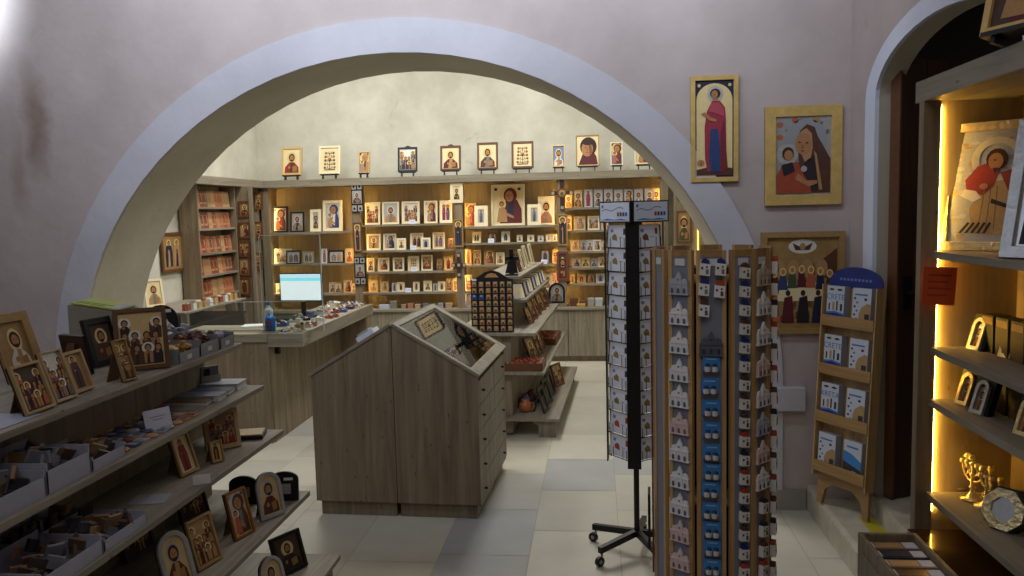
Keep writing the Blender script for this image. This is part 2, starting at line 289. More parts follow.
        b.poly([(-h*.95, .02), (h*.95, .02), (h*.9, .3), (h*.2, .42), (-h*.5, .36)], L(1), RO['brown'])
        n = 0
        for row in range(3):
            for k in range(4-(row == 2)*2):
                x = -h*.7+h*1.4*k/(3-(row == 2)*2)+(R.random()-.5)*.05; z = .04+row*.24
                c = [A, B, RO['brown'], A, RO['ochre']][(n*2+seed) % 5]; n += 1
                fig(x, z, z+.36, h*.42, c, B, 2+(2-row)*4, row == 2 or n % 3 == 0)
    m = b.mesh('painting'); PC[key] = m
    return m
def rect(w, h, i=0.): return [(-w/2+i, i), (w/2-i, i), (w/2-i, h-i), (-w/2+i, h-i)]
def archo(w, h, i=0., n=12): r = w/2-i; return [(-r, i), (r, i)]+[(r*math.cos(t*PI/n), h-w/2+r*math.sin(t*PI/n)) for t in range(n+1)]
def icon(label, P, w, h, style='bust', bg='gold', r1='maroon', r2='blue', fm=None, bw=.12, t=None, rz=0., lean=8., arch=False, easel=False, strut=False, group=None, cat='icon', name='icon', seed=0, lift=0.):
    """framed panel: origin at the middle of its lower edge, front facing -Y before turning"""
    fm = fm or GOLD; t = t or max(.012, h*.07); bwm = w*bw
    root = thing(name, label, cat, (P[0], P[1], P[2]), rz, group, -math.radians(lean))
    o, i = (archo(w, h), archo(w, h, bwm)) if arch else (rect(w, h), rect(w, h, bwm))
    z0 = lift
    f = MB(Matrix.Translation((0, 0, z0))); f.ring(o, i, -t, -t*.35, fm); f.prism(o, -t*.35, 0, DWOOD if fm is not CREAM else CREAM); f.build('frame', root, .0015 if h > .12 else 0)
    ih = h-2*bwm; iw = w-2*bwm
    if arch: ih = h-bwm-bwm
    put('painting', paint('arch' if arch and style == 'bust' else style, iw/ih, bg, r1, r2, seed), root, 0, (0, -t*.35, bwm+z0), None, (iw/(round(iw/ih*20)/20), ih, ih))
    if easel:
        e = MB(); e.box((-w*.42, -t-.02, z0-.012), (w*.42, .004, z0), BLACK)
        for sx in (-.3, .3): e.add([(sx*w-.006, -t-.015, -lift*0), (sx*w+.006, -t-.015, 0), (sx*w+.006, .01, 0), (sx*w-.006, .01, 0), (sx*w-.006, -t-.01, z0), (sx*w+.006, -t-.01, z0), (sx*w+.006, 0, z0), (sx*w-.006, 0, z0)], [(0, 1, 5, 4), (1, 2, 6, 5), (2, 3, 7, 6), (3, 0, 4, 7), (0, 3, 2, 1)], BLACK)
        if easel == 2: e.box((-.012, .001, z0), (.012, .012, z0+h+.02), BLACK); e.box((-.03, -.004, z0+h+.001), (.03, .012, z0+h+.012), BLACK)
        e.build('easel', root)
    if strut:
        s = MB(); L = h*.8; a = math.radians(lean+12)
        s.add([(-.02, .0, L), (.02, .0, L), (.03, math.sin(a)*L+.004, .0+L*(1-math.cos(a))), (-.03, math.sin(a)*L+.004, L*(1-math.cos(a))),
               (-.02, .003, L), (.02, .003, L), (.03, math.sin(a)*L+.008, L*(1-math.cos(a))), (-.03, math.sin(a)*L+.008, L*(1-math.cos(a)))],
              [(0, 1, 2, 3), (7, 6, 5, 4), (0, 4, 5, 1), (1, 5, 6, 2), (2, 6, 7, 3), (3, 7, 4, 0)], BROWN); s.build('support_leg', root)
    return root
# ================================================================== SETTING
YA = 4.5; TA = .6; XR = 1.365; YB = 9.42; XL2 = -4.05; XR2 = 1.3
W1 = plaster((172, 160, 156), (192, 179, 175), (160, 146, 132), 1.2, ((-3.28, 2.3, .10, .42, (128, 110, 92), .75), (-3.42, 2.0, .09, .35, (140, 122, 104), .5))); W2 = plaster((178, 176, 182), (198, 196, 202)); WCR = plaster((184, 181, 166), (205, 203, 188), (128, 118, 98), 2.)
SOF = plaster((176, 168, 150), (192, 184, 164), (160, 150, 126)); STONE = plaster((162, 156, 138), (190, 184, 166), None, 6); WB = plaster((206, 214, 232), (226, 232, 246))
# floor of large stone tiles
fl = MB(); T0 = [M((180, 176, 162), .4, 0, .12, 5), M((190, 186, 170), .4, 0, .12, 5), M((160, 161, 158), .4, 0, .14, 5), M((185, 180, 163), .4, 0, .12, 5), M((174, 171, 162), .4, 0, .12, 5)]
GR = M((164, 158, 142), .8)
R2 = random.Random(11)
c = -12
for c in range(-11, 7):
    x0 = -.35+c*.45; x1 = x0+.45; off = {0: 4.49, 1: 4.80, -1: 4.17}.get(c, R2.random()*.62)
    off = off % .62
    y = -1.6+off-.62
    while y < 9.5:
        r = R2.random(); k = 0 if r < .3 else (1 if r < .6 else (3 if r < .8 else (4 if r < .93 else 2)))
        ym = y+.31
        if (c == 0 and 4.49 < ym < 5.11) or (c == 1 and 4.8 < ym < 5.45) or (c == -1 and 3.5 < ym < 4.17): k = 2
        elif c in (0, 1, -1, -2) and ym > 3.5 and k == 2: k = 1
        g = .0018
        fl.add([(x0+g, y+g, 0), (x1-g, y+g, 0), (x1-g, y+.62-g, 0), (x0+g, y+.62-g, 0)], [(0, 1, 2, 3)], T0[k])
        y += .62
fl.box((-6, -1.8, -.1), (4.2, 9.8, -.002), GR)
struct(fl.build('floor'))
# arch wall
def ell_arc(cx, zs, a, h, n=36): return [(cx-a*math.cos(PI*i/n), zs+h*math.sin(PI*i/n)) for i in range(n+1)]
CX = -1.13; inn = ell_arc(CX, .71, 1.98, 1.895); out = ell_arc(CX, .71, 2.15, 2.085)
inn = [(inn[0][0], 0)]+inn+[(inn[-1][0], 0)]; out = [(out[0][0], 0)]+out+[(out[-1][0], 0)]
w = MB(); ZT = 3.9; XW0 = -4.3
def slab_above(b, prof, y0, y1, zt, m, axis='y'):
    for (xa, za), (xb, zb) in zip(prof[:-1], prof[1:]):
        if abs(xa-xb) < 1e-6: continue
        for y, flip in ((y0, False), (y1, True)):
            q = [(xa, y, za), (xb, y, zb), (xb, y, zt), (xa, y, zt)]
            if axis == 'x': q = [(y, p[0], p[2]) for p in q]
            b.add(q, [(0, 1, 2, 3)] if not flip else [(3, 2, 1, 0)], m)
slab_above(w, inn, YA, YA+TA, ZT, W1)
w.box((XW0, YA, 0), (inn[0][0], YA+TA, ZT), W1); w.box((inn[-1][0], YA, 0), (XR+.3, YA+TA, ZT), W1)
inn_ = [(CX+(p[0]-CX)*.999, p[1]-.001*(p[1] > 0)) for p in inn]; vs = [(p[0], YA, p[1]) for p in inn_]+[(p[0], YA+TA, p[1]) for p in inn_]; n = len(inn)
w.add(vs, [(i, i+1, n+i+1, n+i) for i in range(n-1)], SOF, True)
struct(w.build('wall_arch'))
t = MB(); n = len(out); D = .018
vs = [(p[0], YA-D, p[1]) for p in out]+[(p[0], YA-D, p[1]) for p in inn]+[(p[0], YA+.001, p[1]) for p in out]+[(p[0], YA+.001, p[1]) for p in inn]
t.add(vs, [(i, i+1, n+i+1, n+i) for i in range(n-1)]+[(2*n+i, 2*n+i+1, i+1, i) for i in range(n-1)]+[(n+i, n+i+1, 3*n+i+1, 3*n+i) for i in range(n-1)], W2)
struct(t.build('trim_1'))
# right wall with the arched doorway
w = MB(); DC = 3.40; prof = ell_arc(DC, 2.2, .67, .245, 20); o2 = ell_arc(DC, 2.2, .81, .33, 20); TH = .1
slab_above(w, prof, XR, XR+TH, ZT, W1, 'x')
w.box((XR, DC+.67, 0), (XR+TH, YA+TA, ZT), W1); w.box((XR, -1.6, 0), (XR+TH, DC-.67, ZT), W1)
pr = [(DC-.67, 0)]+prof+[(DC+.67, 0)]; n = len(pr)
pr = [(DC+(p[0]-DC)*.998, p[1]-.001) for p in pr]; w.add([(XR, p[0], p[1]) for p in pr]+[(XR+TH, p[0], p[1]) for p in pr], [(i, i+1, n+i+1, n+i) for i in range(n-1)], SOF, True)
struct(w.build('wall_right'))
t = MB(); oo = [(DC-.81, .27)]+o2+[(DC+.81, .27)]; ii = [(DC-.67, .27)]+prof+[(DC+.67, .27)]; n = len(oo); X0 = XR-.02
vs = [(X0, p[0], p[1]) for p in oo]+[(X0, p[0], p[1]) for p in ii]+[(XR, p[0], p[1]) for p in oo]+[(XR, p[0], p[1]) for p in ii]
t.add(vs, [(i, i+1, n+i+1, n+i) for i in range(n-1)]+[(2*n+i, 2*n+i+1, i+1, i) for i in range(n-1)]+[(n+i, n+i+1, 3*n+i+1, 3*n+i) for i in range(n-1)], WB)
struct(t.build('trim_2'))
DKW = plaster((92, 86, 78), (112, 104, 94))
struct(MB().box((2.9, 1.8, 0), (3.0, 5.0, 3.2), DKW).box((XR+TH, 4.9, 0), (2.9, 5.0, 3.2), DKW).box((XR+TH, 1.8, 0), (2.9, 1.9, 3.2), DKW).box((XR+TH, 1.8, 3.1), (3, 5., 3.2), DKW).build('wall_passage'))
struct(MB().box((XR+.0, DC-.67, 0), (2.9, DC+.67, .24), STONE).box((XR+TH, DC+.67, 0), (2.9, 4.9, .24), STONE).build('trim_4'))
struct(MB().prism([(1.155, 0), (XR+.0, 0), (XR+.0, .14), (1.175, .14), (1.155, .125)], 2.70, YA, STONE).build('trim_3', None, .004))
ms = MB(); ms.box((.935, YA-.05, .57), (1.135, YA, .70), W2); struct(ms.build('trim_5', None, .004))
struct(MB().box((.87, YA-.02, 0), (1.15, YA, .115), plaster((140, 134, 126), (156, 150, 142))).build('baseboard_arch'))
struct(MB().box((XW0-.1, -1.6, 0), (XW0, YA+TA, ZT), W1).build('wall_left'))
struct(MB().box((XW0-.1, -1.7, 0), (XR+TH, -1.6, ZT), W1).build('wall_rear'))
struct(MB().box((XW0-.1, -1.7, ZT), (XR+TH, YA+TA, ZT+.1), W1).build('ceiling'))
struct(MB().box((XL2-.1, YB, 0), (XR2+.1, YB+.1, 4.2), WCR).build('wall_back'))
struct(MB().box((XL2-.1, YA+TA, 0), (XL2, YB, 4.2), WCR).build('wall_shop_left'))
struct(MB().box((XR2, YA+TA, 0), (XR2+.1, YB, 4.2), WCR).build('wall_shop_right'))
struct(MB().box((XL2-.1, YA+TA, 4.2), (XR2+.1, YB+.1, 4.3), WCR).build('ceiling_shop'))
struct(MB().box((XL2-.1, YA+TA-.02, ZT), (XR2+.1, YA+TA, 4.2), WCR).build('wall_lintel'))
# dark plank door standing open in the doorway
d = thing('door', 'dark brown wooden door leaf standing open in the whitewashed arched doorway', 'door', (1.44, 4.0, .243), math.atan2(.44, .9))
d.name = 'door_1'
for k in ('label', 'category'): del d[k]
struct(d)
b = MB(); DW = wood((44, 26, 18), (74, 46, 30), 2, 18, .5, False)
for k in range(5): b.box((k*.16, 0, 0), (k*.16+.157, .045, 2.13), DW)
b.box((0, .045, .25), (.8, .06, .38), DW); b.box((0, .045, 1.7), (.8, .06, 1.83), DW)
b.build('door_leaf', d, .002)
MB().box((-.012, -.008, 0), (.0, .05, 2.13), BROWN).build('edge_strip', d)
MB().tube((.06, -.0, 1.02), (.06, -.05, 1.02), .012, BLACK).tube((.06, -.05, 1.02), (.14, -.05, 1.02), .009, BLACK).cb((.06, -.004, 1.02), (.045, .008, .16), BLACK).build('door_handle', d)
tag(MB().box((1.285, 3.70, .1402), (1.355, 4.02, .1415), M((178, 168, 40), .6)).build('floor_tape'), 'yellow warning tape stuck along the stone step below the doorway', 'tape')
# ================================================================== BACK SHELVING
YS = 9.0; K = YS/F
posts = [at(u, 250, Y=YS).x for u in (268, 358, 460, 562, 664)]
TOP = .62; LZ = 2.045
lg = MB(); lg.box((XL2, 8.93, LZ), (XR2, YB, LZ+.085), OAK_X)
struct(lg.build('trim_6', None, .004)); 
lg2 = MB(); lg2.box((XL2, 7.25, LZ), (-3.78, 8.93, LZ+.085), OAK_Y); struct(lg2.build('trim_7', None, .004))
bayname = ['monitor bay', 'left-middle bay', 'center bay', 'right bay']
shelfv = [[232, 264, 294], [224, 250, 271.5, 292.4], [226, 242.5, 264.7, 290.8], [207, 230, 251, 267.5, 283.5]]
shelfu = [310, 410, 510, 600]
SHZ = []
BACKW = wood((150, 132, 100), (184, 164, 128), 2)
for i in range(4):
    x0, x1 = posts[i], posts[i+1]
    t = thing('shelving_bay', 'oak wall shelving, ' + ['behind the computer monitor', 'second bay from the left, with cream icons', 'holding the large mother and child icon', 'right bay behind the postcard spinner'][i], 'shelf', ((x0+x1)/2, YS, TOP), 0, 'back wall shelving bays')
    cx = (x0+x1)/2; Tm = Matrix.Translation((-cx, -YS, -TOP))
    MB(Tm).box((x0+.002, 9.28, TOP), (x1-.002, 9.30, LZ), BACKW).build('back_panel', t)
    struct(MB().box((x0-.044, 8.97, TOP), (x0+.044, 8.999, LZ), OAKD_V).build('trim_%d' % (13+i)))
    if i == 3: struct(MB().box((x1-.044, 8.97, TOP), (x1+.044, 8.999, LZ), OAKD_V).build('trim_17'))
    MB(Tm).box((x0+.002, 9.0, TOP), (x0+.02, 9.28, LZ), BACKW).build('side_panel', t); MB(Tm).box((x1-.02, 9.0, TOP), (x1-.002, 9.28, LZ), BACKW).build('side_panel', t)
    zs = []
    for v in shelfv[i]:
        z = at(shelfu[i], v, Y=8.99).z; zs.append(z)
        MB(Tm).box((x0+.02, 9.0, z-.022), (x1-.02, 9.28, z), OAK_X).build('shelf', t)
    SHZ.append(zs+[TOP])
    for xx in (x0+.024, x1-.024): MB(Tm).box((xx-.004, 9.004, TOP+.03), (xx+.004, 9.008, LZ-.03), LED).build('led_strip', t)
# base cabinets
for i, (ua, ub) in enumerate(((268, 318), (318, 368), (368, 418), (418, 468), (468, 518), (518, 568), (568, 614), (614, 664))):
    xa, xb = at(ua, 310, Y=8.94).x, at(ub, 310, Y=8.94).x
    t = thing('base_cabinet', 'grey oak base cabinet under the back shelves, ' + ORD[i+1] + ' from the left', 'cabinet', ((xa+xb)/2, 8.94, 0), 0, 'base cabinets along the back wall')
    wd = (xb-xa)/2-.001
    MB().box((-wd, .02, .06), (wd, .45, TOP-.03), OAKD_V).build('carcass', t)
    MB().box((-wd, .04, 0), (wd, .45, .06), OAKD_V).build('plinth', t)
    MB().box((-wd+.003, 0, .065), (wd-.003, .02, TOP-.034), OAK_V).build('door', t)
struct(MB().box((posts[0]-.03, 8.92, TOP-.03), (posts[4]+.3, 9.30, TOP), OAK_X).build('trim_8', None, .003))
# icon data per bay and shelf: (u centre, width px, height px, style, bg, robe1, robe2, frame, bw)
C, G, S, B_, Wt, Dg, K_ = CREAM, GOLD, SILV, BROWN, WHITE, DGOLD, BLACK
FN = {id(C): 'cream-bordered', id(G): 'gold-bordered', id(S): 'silver-bordered', id(B_): 'brown-framed', id(Wt): 'white-bordered', id(Dg): 'dull gold', id(K_): 'black-framed'}
SN = {'bust': 'saint icon', 'mother': 'mother-and-child icon', 'stand': 'standing saint icon', 'pair': 'two-saint icon', 'scene': 'crowded scene icon', 'tree': 'icon with branching heads', 'rider': 'horseman icon', 'arch': 'saint icon', 'face': 'face icon'}
BAYS = [
 [[(280.5, 17, 27, 'mother', 'silver', 'brown', 'red', K_, .1), (298.5, 15, 21, 'bust', 'silver', 'grey', 'black', K_, .1), (317, 12, 23, 'bust', 'silver', 'green', 'blue', C, .26), (334, 21, 32, 'mother', 'silver', 'blue', 'white', C, .15)],
  [(279, 20, 16, 'scene', 'silver', 'grey', 'brown', S, .1), (293, 16, 14, 'pair', 'silver', 'grey', 'brown', K_, .08), (308, 13, 13, 'pair', 'silver', 'brown', 'grey', Dg, .1), (324, 6, 15, 'stand', 'silver', 'red', 'grey', Wt, .1), (336, 17, 13, 'pair', 'silver', 'grey', 'ochre', K_, .08), (349, 9, 15, 'bust', 'gold', 'orange', 'red', G, .1)],
  [(275, 9, 11, 'bust', 'gold', 'ochre', 'grey', S, .12), (331, 8, 11, 'bust', 'silver', 'navy', 'grey', G, .12), (336.5, 8, 11, 'bust', 'gold', 'brown', 'blue', Dg, .12), (346, 9, 13, 'mother', 'gold', 'brown', 'red', G, .1), (352, 5, 10, 'bust', 'gold', 'ochre', 'grey', G, .1)], []],
 [[(374, 16, 23, 'scene', 'cream', 'red', 'brown', C, .1), (392, 18, 23, 'bust', 'silver', 'ochre', 'grey', C, .1), (412, 19, 23, 'scene', 'white', 'blue', 'ochre', C, .12), (432, 14, 23, 'mother', 'white', 'maroon', 'grey', C, .1), (447, 13, 23, 'pair', 'white', 'red', 'blue', C, .1)],
  [(374, 15, 17, 'bust', 'tan', 'ochre', 'brown', C, .13), (390, 14, 17, 'mother', 'silver', 'navy', 'blue', C, .12), (401.5, 10, 12, 'bust', 'cream', 'grey', 'black', C, .2), (417, 14, 17, 'pair', 'gold', 'maroon', 'navy', C, .12), (426, 10, 12, 'stand', 'silver', 'navy', 'blue', C, .2), (439, 13, 17, 'pair', 'gold', 'grey', 'purple', C, .1), (451, 7, 12, 'bust', 'tan', 'brown', 'red', B_, .1)],
  [(370, 8, 14, 'bust', 'gold', 'brown', 'blue', C, .12), (383, 12, 14, 'mother', 'gold', 'brown', 'maroon', C, .12), (398, 12, 14, 'scene', 'tan', 'brown', 'blue', C, .15), (413, 12, 15, 'tree', 'cream', 'blue', 'red', C, .1), (426.5, 12, 16, 'scene', 'tan', 'red', 'brown', C, .12), (439, 7, 13, 'bust', 'tan', 'brown', 'grey', B_, .1), (448, 9, 14, 'stand', 'gold', 'red', 'maroon', G, .1)],
  [(372, 10, 13, 'bust', 'gold', 'ochre', 'orange', G, .12), (383, 9, 11, 'mother', 'gold', 'ochre', 'brown', G, .1), (393, 5, 9, 'stand', 'silver', 'blue', 'grey', Wt, .1), (399.5, 8, 10, 'stand', 'cream', 'brown', 'black', C, .2), (415, 7, 10, 'stand', 'cream', 'navy', 'grey', C, .2), (426.5, 9, 11, 'bust', 'cream', 'brown', 'grey', C, .18), (434, 4, 8, 'stand', 'silver', 'blue', 'grey', Wt, .1), (440.5, 8, 10, 'stand', 'cream', 'brown', 'green', C, .2), (448, 6, 13, 'scene', 'gold', 'brown', 'red', G, .1), (454, 5, 13, 'bust', 'gold', 'ochre', 'red', C, .1)], []],
 [[(471.5, 12, 24, 'mother', 'tan', 'red', 'orange', G, .08), (482, 14, 21, 'stand', 'silver', 'grey', 'navy', C, .27), (509, 35, 42, 'mother', 'cream', 'maroon', 'navy', C, .05), (535, 14, 21, 'stand', 'silver', 'grey', 'black', C, .25), (547, 17, 29, 'bust', 'white', 'orange', 'grey', C, .08)],
  [(477, 9, 11, 'pair', 'cream', 'brown', 'green', C, .15), (492.5, 9, 10, 'mother', 'gold', 'brown', 'maroon', B_, .12), (506, 9, 11, 'stand', 'white', 'navy', 'grey', C, .15), (520, 6, 7, 'bust', 'white', 'grey', 'brown', C, .2), (531, 7, 7, 'stand', 'white', 'brown', 'grey', C, .25), (541, 6, 6, 'bust', 'white', 'grey', 'blue', Wt, .2), (549, 6, 7, 'stand', 'white', 'ochre', 'grey', C, .25), (555, 5, 7, 'bust', 'white', 'ochre', 'red', C, .25)],
  [(468, 7, 16, 'stand', 'gold', 'orange', 'brown', G, .1), (477, 8, 15, 'bust', 'tan', 'maroon', 'ochre', G, .1), (489, 11, 15, 'mother', 'tan', 'brown', 'red', Dg, .1), (500, 9, 12, 'bust', 'gold', 'ochre', 'green', C, .12), (545, 9, 14, 'stand', 'silver', 'blue', 'brown', B_, .1), (555, 6, 14, 'bust', 'gold', 'ochre', 'red', G, .1)],
  [(467, 7, 16, 'scene', 'gold', 'ochre', 'red', C, .1), (547, 9, 16, 'bust', 'cream', 'ochre', 'grey', C, .1), (554, 7, 17, 'mother', 'gold', 'orange', 'brown', G, .1)], []],
 [[(569, 8, 14, 'bust', 'gold', 'ochre', 'gold' if 0 else 'ochre', G, .1), (579, 9, 18, 'bust', 'gold', 'brown', 'ochre', Dg, .06), (589, 9, 18, 'stand', 'silver', 'pink', 'brown', S, .06), (599, 9, 18, 'bust', 'silver', 'grey', 'black', S, .06), (609, 9, 18, 'bust', 'silver', 'navy', 'grey', S, .06), (619, 9, 17, 'bust', 'silver', 'ochre', 'grey', S, .06), (629, 9, 17, 'mother', 'silver', 'brown', 'ochre', S, .06), (639, 9, 17, 'bust', 'silver', 'grey', 'white', S, .06), (650, 10, 17, 'bust', 'silver', 'brown', 'blue', S, .06), (659, 7, 17, 'bust', 'gold', 'ochre', 'orange', G, .06)],
  [(569, 7, 15, 'bust', 'gold', 'ochre', 'brown', G, .1), (580, 12, 14, 'mother', 'gold', 'grey', 'ochre', G, .1), (594, 12, 14, 'scene', 'silver', 'brown', 'ochre', C, .12), (605, 8, 13, 'stand', 'gold', 'pink', 'blue', S, .1)],
  [(575, 9, 11, 'mother', 'gold', 'ochre', 'grey', G, .1), (583.5, 7, 11, 'bust', 'silver', 'grey', 'brown', S, .1), (590, 7, 11, 'bust', 'silver', 'brown', 'grey', S, .1), (597, 8, 11, 'mother', 'silver', 'black', 'grey', C, .12), (604, 7, 10, 'bust', 'gold', 'ochre', 'brown', S, .1)],
  [(576, 9, 9, 'mother', 'silver', 'brown', 'blue', S, .1), (585.5, 9, 10, 'bust', 'cream', 'black', 'ochre', G, .1), (594, 7, 9, 'bust', 'silver', 'blue', 'grey', S, .12), (602.5, 9, 10, 'bust', 'gold', 'brown', 'ochre', C, .12)],
  [(572, 5, 9, 'bust', 'gold', 'ochre', 'brown', G, .1), (581, 9, 9, 'stand', 'gold', 'red', 'ochre', G, .12), (590.5, 7, 9, 'mother', 'gold', 'brown', 'red', Dg, .12), (600, 9, 9, 'stand', 'silver', 'grey', 'brown', Wt, .12)], []]]
shn = ['top', 'second', 'third', 'fourth', 'fifth']
bn = ['the monitor bay', 'the second bay', 'the middle bay', 'the right-hand bay']
def row_order(v):
    return 
for bi, bay in enumerate(BAYS):
    for si, row in enumerate(bay):
        us = sorted(x[0] for x in row)
        lastx = None
        for k, (u, wp, hp, st, bg, r1, r2, fm, bw) in enumerate(row):
            z = SHZ[bi][si]; o = us.index(u)+1
            wid = wp*K*.98
            ov = 1 if (k > 0 and row[k-1][0]+row[k-1][1]/2 > u-wp/2+.3) else 0
            Y = YS+.085-.05*(ov if not (bi == 2 and si == 0) else [0, 1, 0, 1, 0][k])
            if bi == 2 and si == 0 and k in (0, 2, 4): Y = YS+.15
            P = at(u, 250, Y=Y)
            P = Vector((max(posts[bi]+.035+wid/2, min(posts[bi+1]-.035-wid/2, P.x)), Y, z))
            small = hp < 12
            lab = '%s %s, %s from left on %s shelf of %s' % (FN[id(fm)], SN[st], ORD[o], shn[si], bn[bi])
            icon(lab, P, wid, hp*K, st, bg, r1, r2, fm, bw, None, 0, 7, seed=k % 3, group='icons on the back wall shelves')
# black openwork house tops of the first two shrine-like icons
for u, v in ((280, 209), (298, 213)): pass
# small white price cards on shelves
for u, v, bi, si in ((412, 222, 1, 0), (413, 248, 1, 1), (414, 269, 1, 2), (408, 290, 1, 3), (491, 240, 2, 1), (603, 205, 3, 0), (544, 262, 2, 2)):
    P = at(u, v, Y=YS+.008); z = SHZ[bi][si]
    b = MB(Matrix.Translation((P.x, YS+.012, z))@Matrix.Rotation(-.25, 4, 'X')); b.box((-.035, -.001, .0), (.035, .001, .05), M((200, 206, 226), .6)); b.box((-.025, -.0014, .03), (.025, -.0011, .034), GREY_E); b.box((-.02, -.0014, .02), (.02, -.0011, .023), GREY_E)
    tag(b.build('price_card'), 'small white price card on the %s shelf of %s' % (shn[si], bn[bi]), 'card')
# icons standing along the ledge above
LED_I = [(292, 22, 29, 'bust', 'cream', 'red', 'brown', G, 1, 'cream icon of a red-robed saint at the left end of the ledge'), (330, 23, 29, 'tree', 'cream', 'brown', 'grey', C, 1, 'cream icon with branching heads, second from left along the ledge'),
 (364.5, 12, 22, 'mother', 'sky', 'ochre', 'brown', G, 1, 'small icon on blue ground, third from left along the ledge'), (408, 20, 25, 'scene', 'white', 'navy', 'grey', K_, 2, 'black-framed dark scene icon with white mat on a ledge easel'),
 (451, 21, 25, 'bust', 'cream', 'maroon', 'ochre', B_, 2, 'brown-framed icon of a maroon-robed saint on a ledge easel'), (488, 21, 27, 'bust', 'cream', 'brown', 'grey', B_, 1, 'brown-framed icon of a brown-robed saint in the middle of the ledge'),
 (523, 22, 27, 'tree', 'cream', 'brown', 'red', B_, 1, 'brown-framed icon with branching heads, right of the ledge middle'), (559, 13, 22, 'bust', 'sky', 'white', 'ochre', G, 1, 'small pale blue icon on the ledge beside the large dark face'),
 (588, 23, 31, 'face', 'cream', 'maroon', 'black', DGOLD, 1, 'large icon of a dark-haired face on the ledge'), (617, 12, 23, 'mother', 'sky', 'brown', 'red', C, 1, 'small icon right of the dark face icon on the ledge'), (644, 18, 20, 'mother', 'cream', 'red', 'blue', C, 1, 'cream icon of a red and blue figure at the right end of the ledge')]
for k, (u, wp, hp, st, bg, r1, r2, fm, ea, lab) in enumerate(LED_I):
    P = at(u, 180, Y=YS+.02)
    icon(lab, (P.x, YS+.02, LZ+.085), wp*K, hp*K, st, bg, r1, r2, fm, .09 if st != 'face' else .04, .02, (-.06 if k < 3 else 0), 8, easel=ea, lift=.055, group='icons along the ledge', seed=k)
# post decorations: frames hanging on posts
def hang(u, v, wp, hp, style, bg, r1, r2, fm, lab, bw=.14, Y=8.968):
    P = at(u, v+hp/2, Y=Y); return icon(lab, (P.x, Y, P.z), wp*K, hp*K, style, bg, r1, r2, fm, bw, .015, 0, 0)
def multi(u, v, wp, hp, lab, cross=False):
    Y = 8.968; P = at(u, v+hp/2, Y=Y); w_, h_ = wp*K, hp*K
    t = thing('icon_plaque', lab, 'icon plaque', (P.x, Y, P.z))
    if not cross:
        b = MB(); b.box((-w_/2, -.015, 0), (w_/2, 0, h_), BLACK if cross is False else BROWN); b.build('board', t)
        for (x, z, a, c_) in ((-.25, .04, .38, .2), (.25, .04, .38, .2), (-.25, .78, .38, .18), (.25, .78, .38, .18)): MB().box((x*w_-a*w_/2, -.018, z*h_), (x*w_+a*w_/2, -.015, (z+c_)*h_), BG['silver']).ell(x*w_, (z+.09)*h_, w_*.1, h_*.05, -.019, RO['navy'], 8).build('small_picture', t)
        put('painting', paint('bust', .75, 'silver', 'brown', 'grey'), t, 0, (0, -.016, .3*h_), None, .43*h_)
    return t
multi(358, 197.5, 12, 30, 'black plaque of small silver pictures hanging highest on the post right of the monitor')
hang(358.5, 237, 9, 30, 'stand', 'tan', 'navy', 'brown', BROWN, 'narrow plaque of a standing saint between two black picture plaques')
multi(361, 270.5, 12, 29, 'black plaque of small silver pictures hanging low on the post right of the monitor')
hang(457, 193, 13, 20, 'bust', 'cream', 'black', 'brown', C, 'pale square icon hung at the top of the post left of the middle bay', .25)
hang(459, 233, 10, 28, 'stand', 'dark', 'navy', 'blue', DGOLD, 'narrow icon of a dark blue standing saint left of the middle bay')
hang(563, 230, 10, 31, 'stand', 'dark', 'navy', 'ochre', DGOLD, 'narrow icon of a standing saint in ochre skirt right of the middle bay')
hang(563, 266, 12, 29, 'bust', 'dark', 'maroon', 'brown', M((110, 62, 44), .5), 'reddish brown plaque hung low on the post right of the middle bay', .2)
def cross(u, v, wp, hp, lab, disc):
    Y = 8.968; P = at(u, v, Y=Y); t = thing('wall_cross', lab, 'cross', (P.x, Y, P.z)); w_, h_ = wp*K/2, hp*K/2
    MB().box((-.022, -.014, -h_), (.022, 0, h_), DWOOD).box((-w_, -.0135, -.022), (w_, -.0005, .022), DWOOD).build('beam', t, .001)
    b = MB()
    if disc: b.prism([(.052*math.cos(i*PI/10), .052*math.sin(i*PI/10)) for i in range(20)], -.02, -.014, BROWN); b.ell(0, 0, .036, .036, -.0205, RO['ochre'], 16); b.ell(0, -.01, .02, .022, -.021, RO['green'], 10)
    for x, z in ((0, h_-.03), (0, -h_+.03), (-w_+.022, 0), (w_-.022, 0), (0, 0)):
        if disc and (x, z) == (0, 0): continue
        b.box((x-.016, -.016, z-.016), (x+.016, -.0142, z+.016), GREY_E)
    b.build('medallion' if disc else 'inlay', t)
cross(459, 265, 15, 25, 'wooden cross of small square plates on the post left of the middle bay', False)
cross(562, 193, 22, 34, 'dark wooden cross with round medallion on the post right of the middle bay', True)
# ================================================================== corner bookcase at left
XBk = -3.84
bz = [at(219, v, X=XBk).z for v in (207, 228, 252, 273.5, 295)]
t = thing('bookcase', 'tall grey oak bookcase of orange booklets in the left corner of the back room', 'bookcase', (XBk, 8.0, 0))
Tm = Matrix.Translation((-XBk, -8.0, 0)); y0, y1 = 7.47, 8.27
MB(Tm).box((XL2+.02, y0-.02, 0), (XBk, y0, LZ), OAKD_V).build('side_panel', t); MB(Tm).box((XL2+.02, y1, 0), (XBk, y1+.02, LZ), OAKD_V).build('side_panel', t)
MB(Tm).box((XL2+.02, y0, 0), (XL2+.04, y1, LZ), BACKW).build('back_panel', t)
for z in bz: MB(Tm).box((XL2+.04, y0, z-.02), (XBk-.005, y1, z), OAK_Y).build('shelf', t)
RB = random.Random(5)
bcol = [M(c, .5) for c in ((146, 74, 54), (162, 96, 68), (128, 60, 48), (178, 142, 100), (160, 122, 84), (112, 76, 64))]
bme = []
